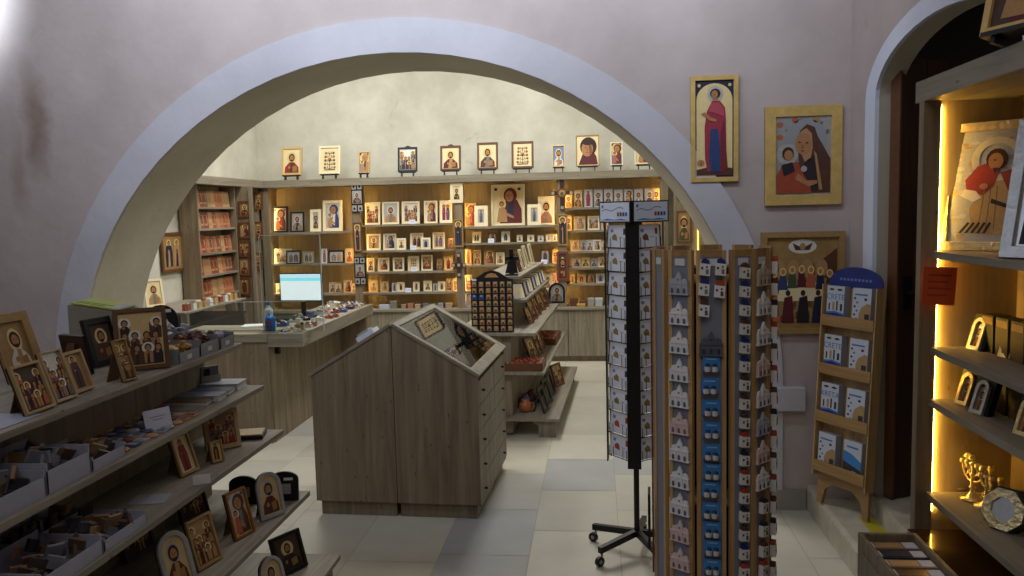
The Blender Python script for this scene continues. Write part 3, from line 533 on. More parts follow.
for c in bcol:
    b = MB(); b.box((-.012, -.048, 0), (0, .048, .165), c); b.box((0.0, -.036, .03), (.0008, .036, .135), BG['tan']); b.ell(0, 0, 0, 0, 0, c, 3)
    b.add([(.0012, -.03, .05), (.0012, .03, .05), (.0012, .02, .13), (.0012, -.02, .13)], [(0, 1, 2, 3)], c); b.box((-.0109, -.0475, .003), (-.002, .0495, .162), BG['cream'])
    bme.append(b.mesh('book'))
for si, z in enumerate(bz):
    lb = 'orange and tan booklet in the row on the %s shelf of the corner bookcase' % shn[si]
    for k in range(9):
        o = put('book', bme[(RB.randrange(6))], None, 0, (XBk-.05, y0+.07+k*.081, z), (0, -.1, -.3+RB.random()*.15))
        tag(o, lb, 'book', 'booklets on the %s bookcase shelf' % shn[si])
# narrow pillar boards with small brown icons
YP = 8.34; XA0 = at(238.5, 250, Y=YP).x; XA1 = at(254, 250, Y=YP).x
t = struct(MB().box((XL2+.02, YP, 0), (XA1, YP+.05, LZ), OAKD_V).build('trim_9'))
struct(MB().box((XA1-.02, YP-.025, 0), (XA1+.012, YP, LZ), OAK_V).build('trim_10'))
xb0 = XL2; struct(MB().box((XL2+.01, 8.86, 0), (posts[0]-.037, 8.9, LZ), OAKD_V).build('trim_11'))
for k, (v, hp) in enumerate(((209, 17), (230, 17), (249, 18), (266, 20), (285.5, 19))):
    P = at(245.3, v+hp/2, Y=YP-.002); icon('small brown-framed icon, %s from the top on the pillar beside the bookcase' % ORD[k+1], (P.x, YP-.002, P.z), 13*YP/F, hp*YP/F, ['bust', 'mother', 'scene', 'bust', 'stand'][k], 'tan' if k % 2 else 'dgold', 'maroon', 'brown', BROWN, .16, .015, 0, 0, group='brown icons beside the bookcase')
for k, v in enumerate((202, 231, 262)):
    P = at(259, v+8, Y=8.858); icon('brown-framed icon in the corner strip next to the monitor bay, %s from top' % ORD[k+1], (P.x, 8.858, P.z), .105, .2, 'bust', 'dgold', 'brown', 'maroon', BROWN, .16, .015, 0, 0, group='brown icons beside the bookcase')
# right end pillar
pil12 = struct(MB().box((posts[4]+.06, 8.45, 0), (XR2, 8.5, LZ), OAKD_V).build('trim_12'))
for k, (v, hp) in enumerate(((193, 12), (227, 31))):
    P = at(684, v+hp/2, Y=8.448); icon(['small orange icon on the right pillar of the back room', 'dark icon of a bearded saint low on the right pillar of back room'][k], (P.x, 8.448, P.z), .15, hp*8.45/F, 'bust', 'dgold', ['orange', 'green'][k], 'brown', BROWN, .1, .015, 0, 0)
P = at(698, 235, Y=8.44); MB().box((P.x-.006, 8.43, .9), (P.x+.006, 8.449, 1.95), M((255, 200, 90), .5, 0, 0, 5, 0, 3.)).build('led_strip', pil12)
# icon on the left wall of the back room and paper panel beneath
P = at(174, 272, X=XL2+.02)
icon('gold icon of a robed figure hanging on the white wall beside the bookcase', (XL2+.012, P.y, P.z), .42, .38, 'pair', 'dgold', 'navy', 'ochre', BROWN, .07, .02, PI/2, 0)
P = at(187, 310, X=XL2+.15)
icon('pale small icon leaning against the wall below the gold icon', (XL2+.14, 6.72, .936), .17, .25, 'bust', 'cream', 'ochre', 'grey', C, .12, .015, PI/2-.6, 10)
# ================================================================== sales counter
CT = .84
t = thing('sales_counter', 'grey oak L-shaped sales counter with overhanging worktop in back room', 'counter', (-2.43, 5.70, 0))
Tm = Matrix.Translation((2.4, -5.8, 0))
MB(Tm).box((-3.2, 5.80, 0), (-2.42, 5.83, CT-.06), OAKD_V).box((-3.2, 5.83, 0), (-3.17, 6.3, CT-.06), OAKD_V).box((-3.17, 6.27, 0), (-2.65, 6.3, CT-.06), OAKD_V).build('end_panel', t)
MB(Tm).box((-2.44, 5.83, 0), (-2.41, 7.5, CT-.06), OAKD_V).build('front_panel', t)
MB(Tm).box((-2.41, 7.5, 0), (-2.16, 7.68, CT-.09), OAKD_V).build('side_block', t)
MB(Tm).box((-2.66, 6.3, 0), (-2.64, 7.7, CT-.06), OAKD_V).build('rear_panel', t)
MB(Tm).box((-2.42, 5.80, CT-.1), (-2.15, 5.82, CT), OAK_X).box((-2.17, 5.82, CT-.1), (-2.15, 7.7, CT), OAK_Y).build('fascia', t)
MB(Tm).box((-3.2, 5.78, CT-.06), (-2.42, 5.80, CT), OAK_X).box((-3.2, 5.82, CT-.03), (-2.17, 6.35, CT-.008), OAK_X).box((-2.66, 6.35, CT-.03), (-2.17, 7.7, CT-.008), OAK_Y).build('worktop', t)
for y in (5.9, 6.35, 6.85, 7.38): MB(Tm).box((-2.41, y, CT-.17), (-2.375, y+.03, CT-.03), BLACK).build('bracket', t)
CTs = CT-.008
# low shelf counter against left wall
t = thing('wall_counter', 'low dark-fronted glass counter along the left wall before the bookcase', 'counter', (-3.75, 6.9, 0))
Tm = Matrix.Translation((3.75, -6.9, 0))
MB(Tm).box((XL2+.03, 6.4, 0), (-3.45, 7.5, .78), BLACK).build('carcass', t)
MB(Tm).box((XL2+.03, 6.38, .78), (-3.43, 7.52, .80), BLACK).build('counter_board', t)
MB(Tm).box((XL2+.03, 6.38, .91), (-3.43, 7.52, .925), OAK_Y).box((-3.5, 6.39, .80), (-3.44, 6.42, .91), OAK_V).box((-3.5, 7.48, .80), (-3.44, 7.51, .91), OAK_V).box((XL2+.03, 6.39, .80), (XL2+.1, 6.42, .91), OAK_V).build('upper_board', t)
RB = random.Random(3)
for k in range(10):
    o = MB().cb((0, 0, .03), (.05, .06, .06), [bcol[k % 6], WHITE, GOLD][k % 3]).cb((0, 0, .064), (.03, .04, .008), [CREAM, BROWN][k % 2]).build('souvenir_box'); o.location = (-3.5+(k % 2)*.0, 6.5+k*.1, .925); tag(o, 'small boxed souvenir in the row on the low wall counter', 'box', 'souvenir boxes on the wall counter')
# monitor
P = at(307, 317, Z=CTs)
t = thing('computer_monitor', 'flat computer monitor with bright white and light blue screen on sales counter', 'monitor', (P.x-.03, P.y, CTs), -.1)
MB().box((-.10, -.07, 0), (.10, .07, .012), BLACK).box((-.02, .0, .012), (.02, .02, .2), BLACK).build('stand', t, .003)
MB().box((-.198, -.03, .14), (.198, .0, .388), BLACK).build('housing', t, .004)
b = MB(); b.box((-.188, -.032, .152), (.188, -.0305, .378), M((226, 240, 244), .5, 0, 0, 5, 0, .75)); b.box((-.187, -.0335, .32), (.187, -.0325, .348), M((130, 222, 240), .5, 0, 0, 5, 0, .8)); b.box((-.187, -.0335, .3485), (.187, -.0325, .376), M((196, 226, 240), .5, 0, 0, 5, 0, .8)); b.build('screen', t)
b = MB(); b.box((-.2, -.24, 0), (.16, -.12, .018), BLACK); tag(put('keyboard', b.mesh('keyboard'), None, 0, (P.x+.02, P.y, CTs)), 'black keyboard on the counter in front of the monitor', 'keyboard')
# glass shields
t = thing('counter_screen', 'tall clear acrylic screen standing on the counter before the monitor', 'screen', (-2.55, 5.88, CTs))
a1 = at(259, 236, Y=5.88); a2 = at(319, 236, Y=5.88)
EDG = M((170, 176, 172), .3)
MB().box((a1.x+2.55, 0, 0), (a2.x+2.55, .006, a1.z-CTs), GLASS).build('pane', t)
MB().box((a1.x+2.55-.006, -.002, 0), (a1.x+2.55, .008, a1.z-CTs), EDG).box((a2.x+2.55, -.002, 0), (a2.x+2.55+.006, .008, a1.z-CTs), EDG).box((a1.x+2.55, -.001, a1.z-CTs), (a2.x+2.55, .007, a1.z-CTs+.004), EDG).build('edge', t)
t = thing('counter_guard', 'low clear glass guard running along the near edge of the counter', 'screen', (-2.84, 5.96, CTs))
g1 = at(203, 303, Y=5.96)
MB().box((-.38, 0, 0), (.6, .006, g1.z-CTs), GLASS).build('pane', t); MB().box((-.38, -.001, g1.z-CTs), (.6, .007, g1.z-CTs+.005), EDG).build('edge', t)
# hand gel bottle etc
P = at(269, 331, Z=CTs)
t = thing('gel_bottle', 'blue hand gel bottle with pump on the near corner of counter', 'bottle', (P.x, P.y+.03, CTs))
MB().lathe([(0, 0), (.038, 0), (.04, .01), (.04, .09), (.03, .11), (.014, .12), (.012, .135), (0, .135)], M((30, 110, 196), .2, 0, .05)).build('bottle_body', t)
MB().tube((0, 0, .135), (0, 0, .16), .012, WHITE).tube((0, 0, .165), (-.03, 0, .16), .006, WHITE).build('pump', t)
MB().prism([(math.cos(i*PI/6)*.02, .06+math.sin(i*PI/6)*.02) for i in range(12)], -.0415, -.04, M((210, 90, 60), .5)).build('label', t)
P = at(263, 328, Z=CTs)
t = thing('clear_bottle', 'clear plastic bottle with blue cap behind the blue gel bottle', 'bottle', (P.x, P.y+.12, CTs))
MB().lathe([(0, 0), (.035, 0), (.036, .13), (.015, .16), (.014, .17)], M((190, 196, 206), .15, 0, .05)).build('bottle_body', t); MB().tube((0, 0, .17), (0, 0, .195), .017, M((30, 70, 160), .4)).build('cap', t)
P = at(281, 322, Z=CTs); tag(MB(Matrix.Translation((P.x, P.y, CTs))).lathe([(.0, 0), (.035, 0), (.035, .012), (.02, .022), (0, .024)], BLACK).build('computer_mouse'), 'small black mouse on the counter left of the keyboard', 'mouse')
# goods along the counter edge
RB = random.Random(21)
goods = [(286, 333, .07, .05, .02), (292, 331, .09, .04, .03), (283, 326, .06, .06, .05), (300, 329, .05, .05, .07), (306, 327, .08, .05, .03), (313, 324, .06, .06, .03), (305, 320, .1, .05, .02), (318, 321, .08, .06, .04),
         (327, 318, .09, .07, .03), (321, 314, .12, .07, .05), (333, 313, .09, .06, .04), (340, 312, .09, .08, .05), (335, 317, .06, .05, .03), (347, 309, .1, .07, .05), (350, 306, .09, .08, .04), (356, 308, .07, .07, .04), (341, 306, .08, .06, .06), (362, 305, .06, .08, .04), (296, 322, .07, .05, .04), (309, 315, .06, .05, .05), (326, 309, .08, .06, .05), (334, 306, .07, .06, .07), (300, 317, .05, .05, .03), (344, 303, .07, .06, .06), (353, 302, .07, .06, .05), (316, 326, .05, .05, .06)]
gcol = [M((190, 190, 196), .3), M((206, 200, 190), .4), M((70, 90, 150), .5), M((176, 150, 96), .5), M((60, 56, 60), .4), M((150, 80, 60), .5), M((200, 196, 180), .4)]
for k, (u, v, a, c_, h_) in enumerate(goods):
    P = at(u, v, Z=CTs); col = gcol[RB.randrange(7)]; x = max(-2.59, min(P.x, -2.27))
    a, c_ = a*1.35, c_*1.3
    t = thing('souvenir_tray', 'open tray of small wrapped souvenirs, %s' % (ORD[k+1]+' back along the counter edge' if k < 18 else 'in the inner row of the counter, '+ORD[k-17]+' one'), 'tray', (x, min(P.y, 7.5), CTs), RB.random()*.3-.15, 'small trays along the counter')
    MB().box((-a/2, -c_/2, 0), (a/2, c_/2, .004), col).box((-a/2, -c_/2, .004), (-a/2+.003, c_/2, h_*.6), col).box((a/2-.003, -c_/2, .004), (a/2, c_/2, h_*.6), col).box((-a/2, -c_/2, .004), (a/2, -c_/2+.003, h_*.5), col).box((-a/2, c_/2-.003, .004), (a/2, c_/2, h_*.6), col).build('tray', t)
    b = MB()
    for j in range(9):
        q = Matrix.Translation(((RB.random()-.5)*a*.7, (RB.random()-.5)*c_*.6, .008+RB.random()*h_*.6)) @ Euler((RB.random(), RB.random(), RB.random()*3)).to_matrix().to_4x4()
        b.T = q; b.cb((0, 0, 0), (a*.28, c_*.3, .007), gcol[RB.randrange(7)])
    o = b.build('wrapped_goods', t); o['kind'] = 'stuff'
tag(MB(Matrix.Translation((at(240, 331, Z=CTs).x, 6.22, CTs))@Matrix.Rotation(.2, 4, 'Z')).box((-.11, -.08, 0), (.11, .08, .003), WHITE).build('paper_sheet'), 'white sheet of paper lying on the counter behind the glass guard', 'paper')
# goods on the back base cabinets
RB = random.Random(8)
for k, (u, wp, hp, c_) in enumerate(((385, 12, 4, (170, 180, 206)), (394, 8, 8, (120, 116, 104)), (404, 5, 4, (150, 130, 110)), (411, 6, 5, (160, 110, 90)), (418, 6, 4, (168, 150, 120)), (426, 6, 5, (110, 110, 116)), (433, 6, 4, (150, 120, 80)), (441, 6, 5, (140, 140, 150)), (449, 7, 5, (160, 140, 110)),
                                     (574, 9, 8, (88, 56, 40)), (583, 8, 6, (104, 70, 50)), (591, 7, 8, (150, 150, 140)), (599, 8, 8, (170, 176, 180)), (581, 9, 3, (170, 140, 70)))):
    Y = 9.05 if k != 13 else 8.96; P = at(u, 305, Y=Y); w_, h_ = wp*K*.9, hp*K
    t = thing('gift_box', 'small box of goods on base cabinet top, %s from left' % ORD[k+1] if k < 9 else 'small dark or pale box low in the right bay, %s from left' % ORD[k-8], 'box', (P.x, Y, TOP), 0, 'boxes on the back cabinet tops')
    MB().box((-w_/2, -.03, 0), (w_/2, .04, h_*.8), M(c_, .5)).build('box_body', t, .002); MB().box((-w_/2-.002, -.032, h_*.8), (w_/2+.002, .042, h_), M(tuple(min(255, int(q*1.15)) for q in c_), .5)).build('lid', t)
icon('silver-framed icon standing low on the cabinet top left of middle bay', (at(468, 305, Y=8.985).x+.03, 9.02, TOP), .135, .17, 'mother', 'silver', 'ochre', 'navy', SILV, .14, .02, 0, 6)
# ================================================================== gabled display cabinet in the centre
ang = -math.atan(36/800)
t = thing('display_cabinet', 'grey oak gable-topped display cabinet with glazed slopes in the room centre', 'cabinet', (-1.13, 4.28, 0), ang)
HW = .478; LEN = .925; EV = .812; PK = 1.095; PB = .085
MB().box((-HW+.02, .02, 0), (-.012, LEN-.03, PB), OAKD_V).box((.012, .02, 0), (HW-.025, LEN-.03, PB), OAKD_V).build('plinth', t, .002)
b = MB(); b.prism([(-HW, PB), (-.002, PB), (-.002, PK-.004), (-HW, EV)], 0, .02, OAKD_V); b.build('gable_panel', t, .0015)
b = MB(); b.prism([(.002, PB), (HW, PB), (HW, EV), (.002, PK-.004)], 0, .02, OAKD_V); b.build('gable_panel', t, .0015)
b = MB(); b.prism([(-HW, PB), (HW, PB), (HW, EV), (0, PK-.004), (-HW, EV)], LEN-.02, LEN, OAKD_V); b.build('rear_panel', t)
MB().box((-HW, .02, PB), (-HW+.02, LEN-.02, EV-.02), OAKD_V).box((HW-.04, .02, PB), (HW-.02, LEN-.02, EV-.03), OAKD_V).box((-HW+.02, .02, PB), (HW-.04, LEN-.02, PB+.02), OAKD_V).build('carcass', t)
sl = math.atan2(PK-EV, HW); SLN = math.hypot(PK-EV, HW)
PAPER = M((196, 190, 176), .6, 0, .06, 8)
for sx in (1, -1):
    # slope frame: local u along slope from ridge to eave, v along length
    T = Matrix.Translation((0, 0, PK-.004)) @ (Matrix.Rotation(sl, 4, 'Y') if sx > 0 else Matrix.Rotation(PI, 4, 'Z') @ Matrix.Translation((0, -LEN, 0)) @ Matrix.Rotation(sl, 4, 'Y'))
    b = MB(T); e0, e1 = .0, SLN+.006; bd = .05
    for (x0, x1, yy0, yy1) in ((e0, e1, -.006, .035), (e0, e1, LEN-.07, LEN+.006), (e0, e0+.035, .035, LEN-.07), (e1-.065, e1, .035, LEN-.07)): b.box((x0, yy0, .0), (x1, yy1, .018), OAK_X)
    b.build('slope_frame', t, .0015)
    MB(T).box((e0+.035, .035, .008), (e1-.065, LEN-.07, .012), GLASS).build('glass_pane', t)
    MB(T).box((e0+.02, .022, -.075), (e1-.09, LEN-.03, -.07), PAPER).build('inner_board', t)
    if sx > 0: TS = T
for k in range(5):
    z1 = EV-.035-k*.142; z0 = z1-.138; dr = MB().box((HW-.02, .022, z0), (HW-.001, LEN-.022, z1), OAK_V).build('drawer', t, .0015)
    for y in (.13, .80): MB().tube((HW-.001, y, (z0+z1)/2), (HW+.018, y, (z0+z1)/2), .007, BLACK, 8).build('knob', dr)
CM = Matrix.Translation((-1.13, 4.28, 0)) @ Matrix.Rotation(ang, 4, 'Z')
def on_slope(o, x, y, z=-.069, rz=0.): o.rotation_mode = 'XYZ'; m = CM @ TS @ Matrix.Translation((x, y, z)) @ Matrix.Rotation(rz, 4, 'Z') @ Matrix.Rotation(-PI/2, 4, 'X'); o.matrix_world = m; o.location = m.to_translation(); o.rotation_euler = m.to_euler()
o = icon('cream icon with branching heads lying inside the glazed slope of centre cabinet', (0, 0, 0), .15, .2, 'tree', 'cream', 'brown', 'navy', BROWN, .09, .02); on_slope(o, .13, .58, -.06, -.95)
BLUEM = M((50, 84, 160), .5)
b = MB(); b.box((-.08, -.012, 0), (.08, 0, .18), BG['cream']); b.poly([(-.08, 0), (-.02, 0), (-.06, .1), (-.08, .12)], -.0125, BLUEM); b.poly([(-.03, .03), (.05, .02), (.07, .1), (.0, .15), (-.04, .1)], -.0125, RO['ochre']); b.poly([(0, .05), (.03, .05), (.03, .1)], -.013, RO['grey'])
o = tag(b.build('map_booklet'), 'cream and blue booklet lying under the glass of the centre cabinet', 'booklet'); on_slope(o, .30, .36, -.055, -1.1)
for k, (x, y, c_, r_) in enumerate(((.38, .24, BLACK, .4), (.42, .2, SILV, .9), (.35, .26, SILV, -.3), (.40, .30, DGOLD, .1), (.385, .16, BLACK, 1.3))):
    b = MB(); b.tube((0, -.008, 0), (0, -.008, .09), .005, c_, 8); b.tube((0, -.008, .09), (0, -.008, .1), .005, GOLD, 8, .001)
    o = tag(b.build('pen'), 'slim %s pen near the lower corner under the cabinet glass' % ('black' if c_ is BLACK else ('silver' if c_ is SILV else 'gold')), 'pen', 'pens under the cabinet glass'); on_slope(o, x, y, -.062+k*.0, r_)
tag(MB(CM @ Matrix.Translation((-.27, .42, EV+.15)) @ Matrix.Rotation(-sl, 4, 'Y')).box((-.06, -.05, 0), (.06, .06, .035), M((190, 192, 200), .5)).box((-.05, -.03, .035), (.03, .05, .05), GREY_E).build('packet'), 'white packet lying on the far glass slope of the centre cabinet', 'packet')
# ================================================================== tiered gondolas
def gondola(label, ox, oy, rz, L, tiers, side, starts=None):
    t = thing('tiered_display', label, 'display stand', (ox, oy, 0), rz)
    z0 = tiers[0][0]
    for ti, (z, hw) in enumerate(tiers):
        ys = starts[ti] if starts else 0
        x0 = -hw if side in (0, -1) else -.22; x1 = hw if side in (0, 1) else .22
        MB().box((x0, ys, z-.022), (x1, L, z), OAK_Y).build('shelf', t, .0015)
    MB().box((-.12, .06, .02), (.12, L-.06, .775 if starts else tiers[-1][0]-.025), OAKD_V).build('core', t)
    if starts: MB().box((-.1, .4, .8), (.1, L-.06, tiers[-1][0]-.025), OAKD_V).build('core', t)
    x0 = -tiers[0][1] if side in (0, -1) else -.22; x1 = tiers[0][1] if side in (0, 1) else .22
    for y in (.03, L-.08):
        for (a, b_) in ((x1-.16, x1-.03), (x0+.03, x0+.16)):
            MB().prism([(a, 0), (b_, 0), (b_, z0-.023), (a-.04 if a > 0 else a, z0-.023), (a-.03 if a > 0 else a, z0-.05), (a, z0-.06)], y, y+.05, OAK_V).build('foot', t)
    return t
TI = [(.150, .48), (.505, .375), (.80, .32), (1.02, .215), (1.20, .165)]
GX, GY = -.77, 5.885
gondola('tiered grey oak display stand behind the centre cabinet', GX, GY, ang, 2.04, TI, 0, (0, 0, 0, .28, .32))
GM = Matrix.Translation((GX, GY, 0)) @ Matrix.Rotation(ang, 4, 'Z')
LTI = [(.150, .69), (.450, .56), (.737, .45), (.944, .37), (1.14, .28)]
LX, LY0 = -1.88, 1.2
gondola('long tiered oak display stand in the left foreground', LX, LY0, 0, 2.25, LTI, 0)
# black rack of tiny icons on the stand end
t = thing('icon_rack', 'black arched-top rack of tiny icons at the near end of the tiered stand', 'rack', (0, 0, 0)); m = GM @ Matrix.Translation((.0+.075, .1, .8005)) @ Matrix.Rotation(.02, 4, 'Z'); 
m = Matrix.Translation(at(495.5, 329, Z=.801)) ; t.location = (m.translation.x, 5.95, .8005)
rw = 43*5.95/F; rh = .435
b = MB(); b.box((-rw/2, -.01, 0), (rw/2, .012, rh-.05), BLACK)
b.prism([(-rw/2, rh-.05), (rw/2, rh-.05), (rw/2, rh-.035), (rw/2-.03, rh-.03), (rw*.28, rh-.005), (rw*.16, rh+.02), (0, rh+.035), (-rw*.16, rh+.02), (-rw*.28, rh-.005), (-rw/2+.03, rh-.03), (-rw/2, rh-.035)], -.01, .012, BLACK); b.build('board', t)
MB().poly([(-.055, rh-.02), (.055, rh-.02), (.03, rh+.005), (0, rh+.014), (-.03, rh+.005)], -.011, RO['ochre']).build('pediment_picture', t)
MB().box((-rw/2+.01, -.0115, rh-.045), (-rw/2+.045, -.0105, rh-.03), WHITE).build('label', t)
for k in range(8): MB().box((-rw/2, -.024, .004+k*.048), (rw/2, -.01, .010+k*.048), BLACK).build('ledge', t)
tm = []
for c1, c2 in (('brown', 'ochre'), ('maroon', 'tan'), ('ochre', 'brown'), ('green', 'brown'), ('red', 'ochre'), ('blue', 'grey')):
    b = MB(); b.box((-.0165, -.006, 0), (.0165, 0, .037), BG['tan'] if c1 != 'blue' else BLUEM); b.ell(0, .025, .008, .008, -.0063, HALO, 8); b.poly([(-.011, .003), (.011, .003), (.006, .02), (-.006, .02)], -.0066, RO[c1]); b.ell(0, .024, .004, .005, -.0069, SKIN, 6); tm.append(b.mesh('tiny_icon'))
RB = random.Random(2)
for r in range(8):
    for c_ in range(6):
        bl = (r == 5 and c_ < 2)
        o = put('tiny_icon', tm[5 if bl else RB.randrange(5)], None, 0, (t.location.x-rw/2+.0265+c_*(rw-.053)/5, 5.95-.0105, .8005+.010+r*.048))
        tag(o, 'tiny blue icon at the left of the black rack' if bl else 'tiny tan icon in the grid of the black arched-top rack', 'icon', 'blue tiny icons on the rack' if bl else 'tiny icons on the black rack')
def on_g(x, y, z, rz=0., m=GM): q = m @ Vector((x, y, z)); return q
gr = ang+PI/2
# items on the right slopes of the centre stand
k = 0
for (y, w_, h_, st, bg, fm, lean) in ((.58, .1, .15, 'bust', 'cream', C, 20), (.8, .12, .17, 'mother', 'gold', BROWN, 18), (1.05, .13, .18, 'scene', 'cream', C, 16), (1.3, .15, .2, 'stand', 'silver', C, 14), (1.65, .15, .2, 'bust', 'tan', C, 12)):
    k += 1; q = on_g(.10, y, 1.2); icon('icon leaning on the highest shelf of the tiered stand, %s from its near end' % ORD[k], q, w_, h_, st, bg, 'maroon', 'navy', fm, .12, .015, gr, lean, group='icons on the tiered stand', seed=k)
q = on_g(.09, .40, 1.2)
t = thing('carved_cross', 'dark carved cross figure on top of the tiered stand behind the black rack', 'cross', q, 0)
MB().box((-.02, -.02, 0), (.02, .02, .02), BLACK).box((-.016, -.01, .02), (.016, .01, .21), BLACK).box((-.05, -.01, .12), (.06, .01, .15), BLACK).prism([(.0, .14), (.03, .12), (.05, .02), (-.05, .02), (-.03, .10)], -.015, .015, BLACK).box((-.05, -.03, 0), (.05, .03, .012), BLACK).build('cross_body', t, .002)
for k in range(15):
    y = .34+k*.108; q = on_g(.155, y, 1.02)
    b = MB(); b.box((-.045, -.012, 0), (.045, 0, .12), [WHITE, BLACK, bcol[3], GREY_E, bcol[4]][k % 5]); b.box((-.04, -.0128, .01), (.04, -.0121, .11), [BG['cream'], RO['brown'], BG['silver'], RO['blue'], BG['white']][k % 5])
    o = b.build('booklet'); o.location = q; o.rotation_euler = (-.45, 0, gr-.9); tag(o, 'slanted booklet in the packed row on the second highest shelf of tiered stand', 'booklet', 'booklets on the tiered stand')
for k, (y, w_, h_) in enumerate(((.5, .1, .14), (.75, .12, .17), (1.0, .12, .16), (1.35, .13, .17), (1.6, .15, .17), (1.85, .12, .17))):
    q = on_g(.22, y, .80); icon('brown icon on the middle shelf of tiered stand, %s from its near end' % ORD[k+1], q, w_, h_, ['bust', 'scene', 'mother'][k % 3], 'tan', 'maroon', 'navy', BROWN, .1, .015, gr-.3, 22, group='icons on the tiered stand', seed=k)
def redtray(x, y, z, wx, wy, lab):
    q = on_g(x, y, z); t = thing('magnet_tray', lab, 'tray', q, ang); b = MB()
    b.box((-wx/2, -wy/2, 0), (wx/2, wy/2, .006), BROWN)
    for (a0, b0, a1, b1) in ((-wx/2, -wy/2, wx/2, -wy/2+.008), (-wx/2, wy/2-.008, wx/2, wy/2), (-wx/2, -wy/2, -wx/2+.008, wy/2), (wx/2-.008, -wy/2, wx/2, wy/2)): b.box((a0, b0, .006), (a1, b1, .06), BROWN)
    b.build('tray', t); b = MB(); R = random.Random(int(y*100)); cs = [M((176, 44, 40), .4), M((150, 60, 50), .4), M((190, 150, 110), .4), M((60, 40, 40), .4)]
    for i in range(int(wy*60)):
        for j in range(int(wx*50)):
            b.T = Matrix.Translation((-wx/2+.02+j*(wx-.04)/max(1, int(wx*50)-1), -wy/2+.02+i*(wy-.04)/max(1, int(wy*60)-1), .05)) @ Matrix.Rotation(R.random()*.8, 4, 'X'); b.cb((0, 0, 0), (.014, .01, .028), cs[R.randrange(4)])
    o = b.build('small_goods', t); o['kind'] = 'stuff'
redtray(.19, .16, .505, .34, .26, 'shallow brown tray of small red goods at near end of tiered stand')
redtray(.24, 1.45, .505, .22, .5, 'shallow brown tray of small red goods at far end of tiered stand')
for k, y in enumerate((.55, .75, .98)):
    q = on_g(.24, y, .505); icon('brown framed icon leaning between the red trays, %s from the near end' % ORD[k+1], q, .14, .19, ['bust', 'scene', 'bust'][k], 'dgold', 'brown', 'maroon', BROWN, .1, .015, gr-.5, 25, group='icons on the tiered stand')
for k, y in enumerate((.22, .5, .78)):
    q = on_g(.36, y, .15); t = thing('frame_stand', 'black open folding stand on the lowest deck, %s from the near end' % ORD[k+1], 'stand', q, gr-.15, 'black stands on the lowest deck', -.3)
    MB().ring(rect(.15, .2), rect(.15, .2, .025), -.012, 0, BLACK).build('frame', t); MB(Matrix.Translation((0, .0, .17))@Matrix.Rotation(.55, 4, 'X')).box((-.02, .0, -.19), (.02, .01, 0), BLACK).build('support_leg', t)
q = on_g(.38, 1.15, .15); icon('small brown and gold icon on the lowest deck beyond the black stands', q, .17, .2, 'scene', 'dgold', 'brown', 'maroon', BROWN, .1, .015, gr-.4, 15)
for k, (x, y, c_) in enumerate(((.2, .2, (160, 90, 50)), (.17, .38, (70, 90, 130)), (.2, .55, (110, 60, 40)))):
    q = on_g(x, y, .15); t = thing('ceramic_pot', ['small orange', 'small blue', 'small brown'][k]+' ceramic pot on the lowest deck of the tiered stand', 'pot', q); MB().lathe([(0, 0), (.03, 0), (.05, .03), (.045, .07), (.025, .085), (.03, .1), (.024, .1), (.02, .085), (0, .03)], M(c_, .3)).build('pot_body', t); MB().ring([(.03*math.cos(i*PI/5)+.045, .05+.03*math.sin(i*PI/5)) for i in range(10)], [(.022*math.cos(i*PI/5)+.045, .05+.022*math.sin(i*PI/5)) for i in range(10)], -.004, .004, M(c_, .3)).build('handle', t)
q = on_g(.30, 1.93, .80); icon('dark arched icon standing at the far end of the tiered stand', q, .16, .2, 'bust', 'silver', 'grey', 'brown', BLACK, .12, .02, ang, 8, arch=True)
# ================================================================== left display goods
LGD = M((170, 146, 104), .5, .05, .15, 50)
S1, S2, S3, S4, S5 = 1.1405, .9445, .7375, .4505, .1505
def lic(label, u, v, z, w_, h_, st, bg, r1, r2, fm, bw=.08, lean=18, rz=PI/2, dx=0., **k):
    P = at(u, v, Z=z); return icon(label, (P.x+dx, P.y, z), w_, h_, st, bg, r1, r2, fm, bw, .018, rz, lean, **k)
lic('gold-bordered dark scene icon at the left edge of the top display shelf', 38, 412, S1, .125, .15, 'scene', 'dark', 'navy', 'orange', LGD, .07, 18, strut=True)
lic('tall gold-bordered icon with red figures, second along the top display shelf', 64, 401, S1, .1, .165, 'scene', 'silver', 'red', 'grey', LGD, .07, 18, strut=True)
lic('gold-bordered icon of a dark robed figure right of the red figure icon', 82, 392, S1, .1, .14, 'stand', 'tan', 'brown', 'navy', LGD, .1, 18, strut=True)
lic('large dull gold arched-picture icon at the back of the top shelf, far left', 27, 380, S1, .17, .25, 'bust', 'dgold', 'white', 'ochre', DGOLD, .2, 18, PI/2-.1, 0)
lic('dark-backed frame seen from behind on the top display shelf', 79, 374, S1, .13, .15, 'bust', 'dark', 'black', 'black', BLACK, .1, 10, PI-.35, strut=True)
lic('large icon of figures gathered at a table on the top display shelf', 144, 370, S1, .185, .235, 'scene', 'gold', 'brown', 'black', M((96, 64, 36), .4, .2), .09, 14, .62, -.0, strut=True)
lic('narrow icon leaning in front of the large table scene icon', 128, 381, S1, .062, .15, 'scene', 'dgold', 'grey', 'brown', DGOLD, .08, 16, PI/2-.15, strut=True)
lic('dark wooden frame leaning behind the large table scene icon', 107, 365, S1, .15, .19, 'bust', 'dark', 'brown', 'brown', BLACK, .16, 14, PI/2-.2, 0)
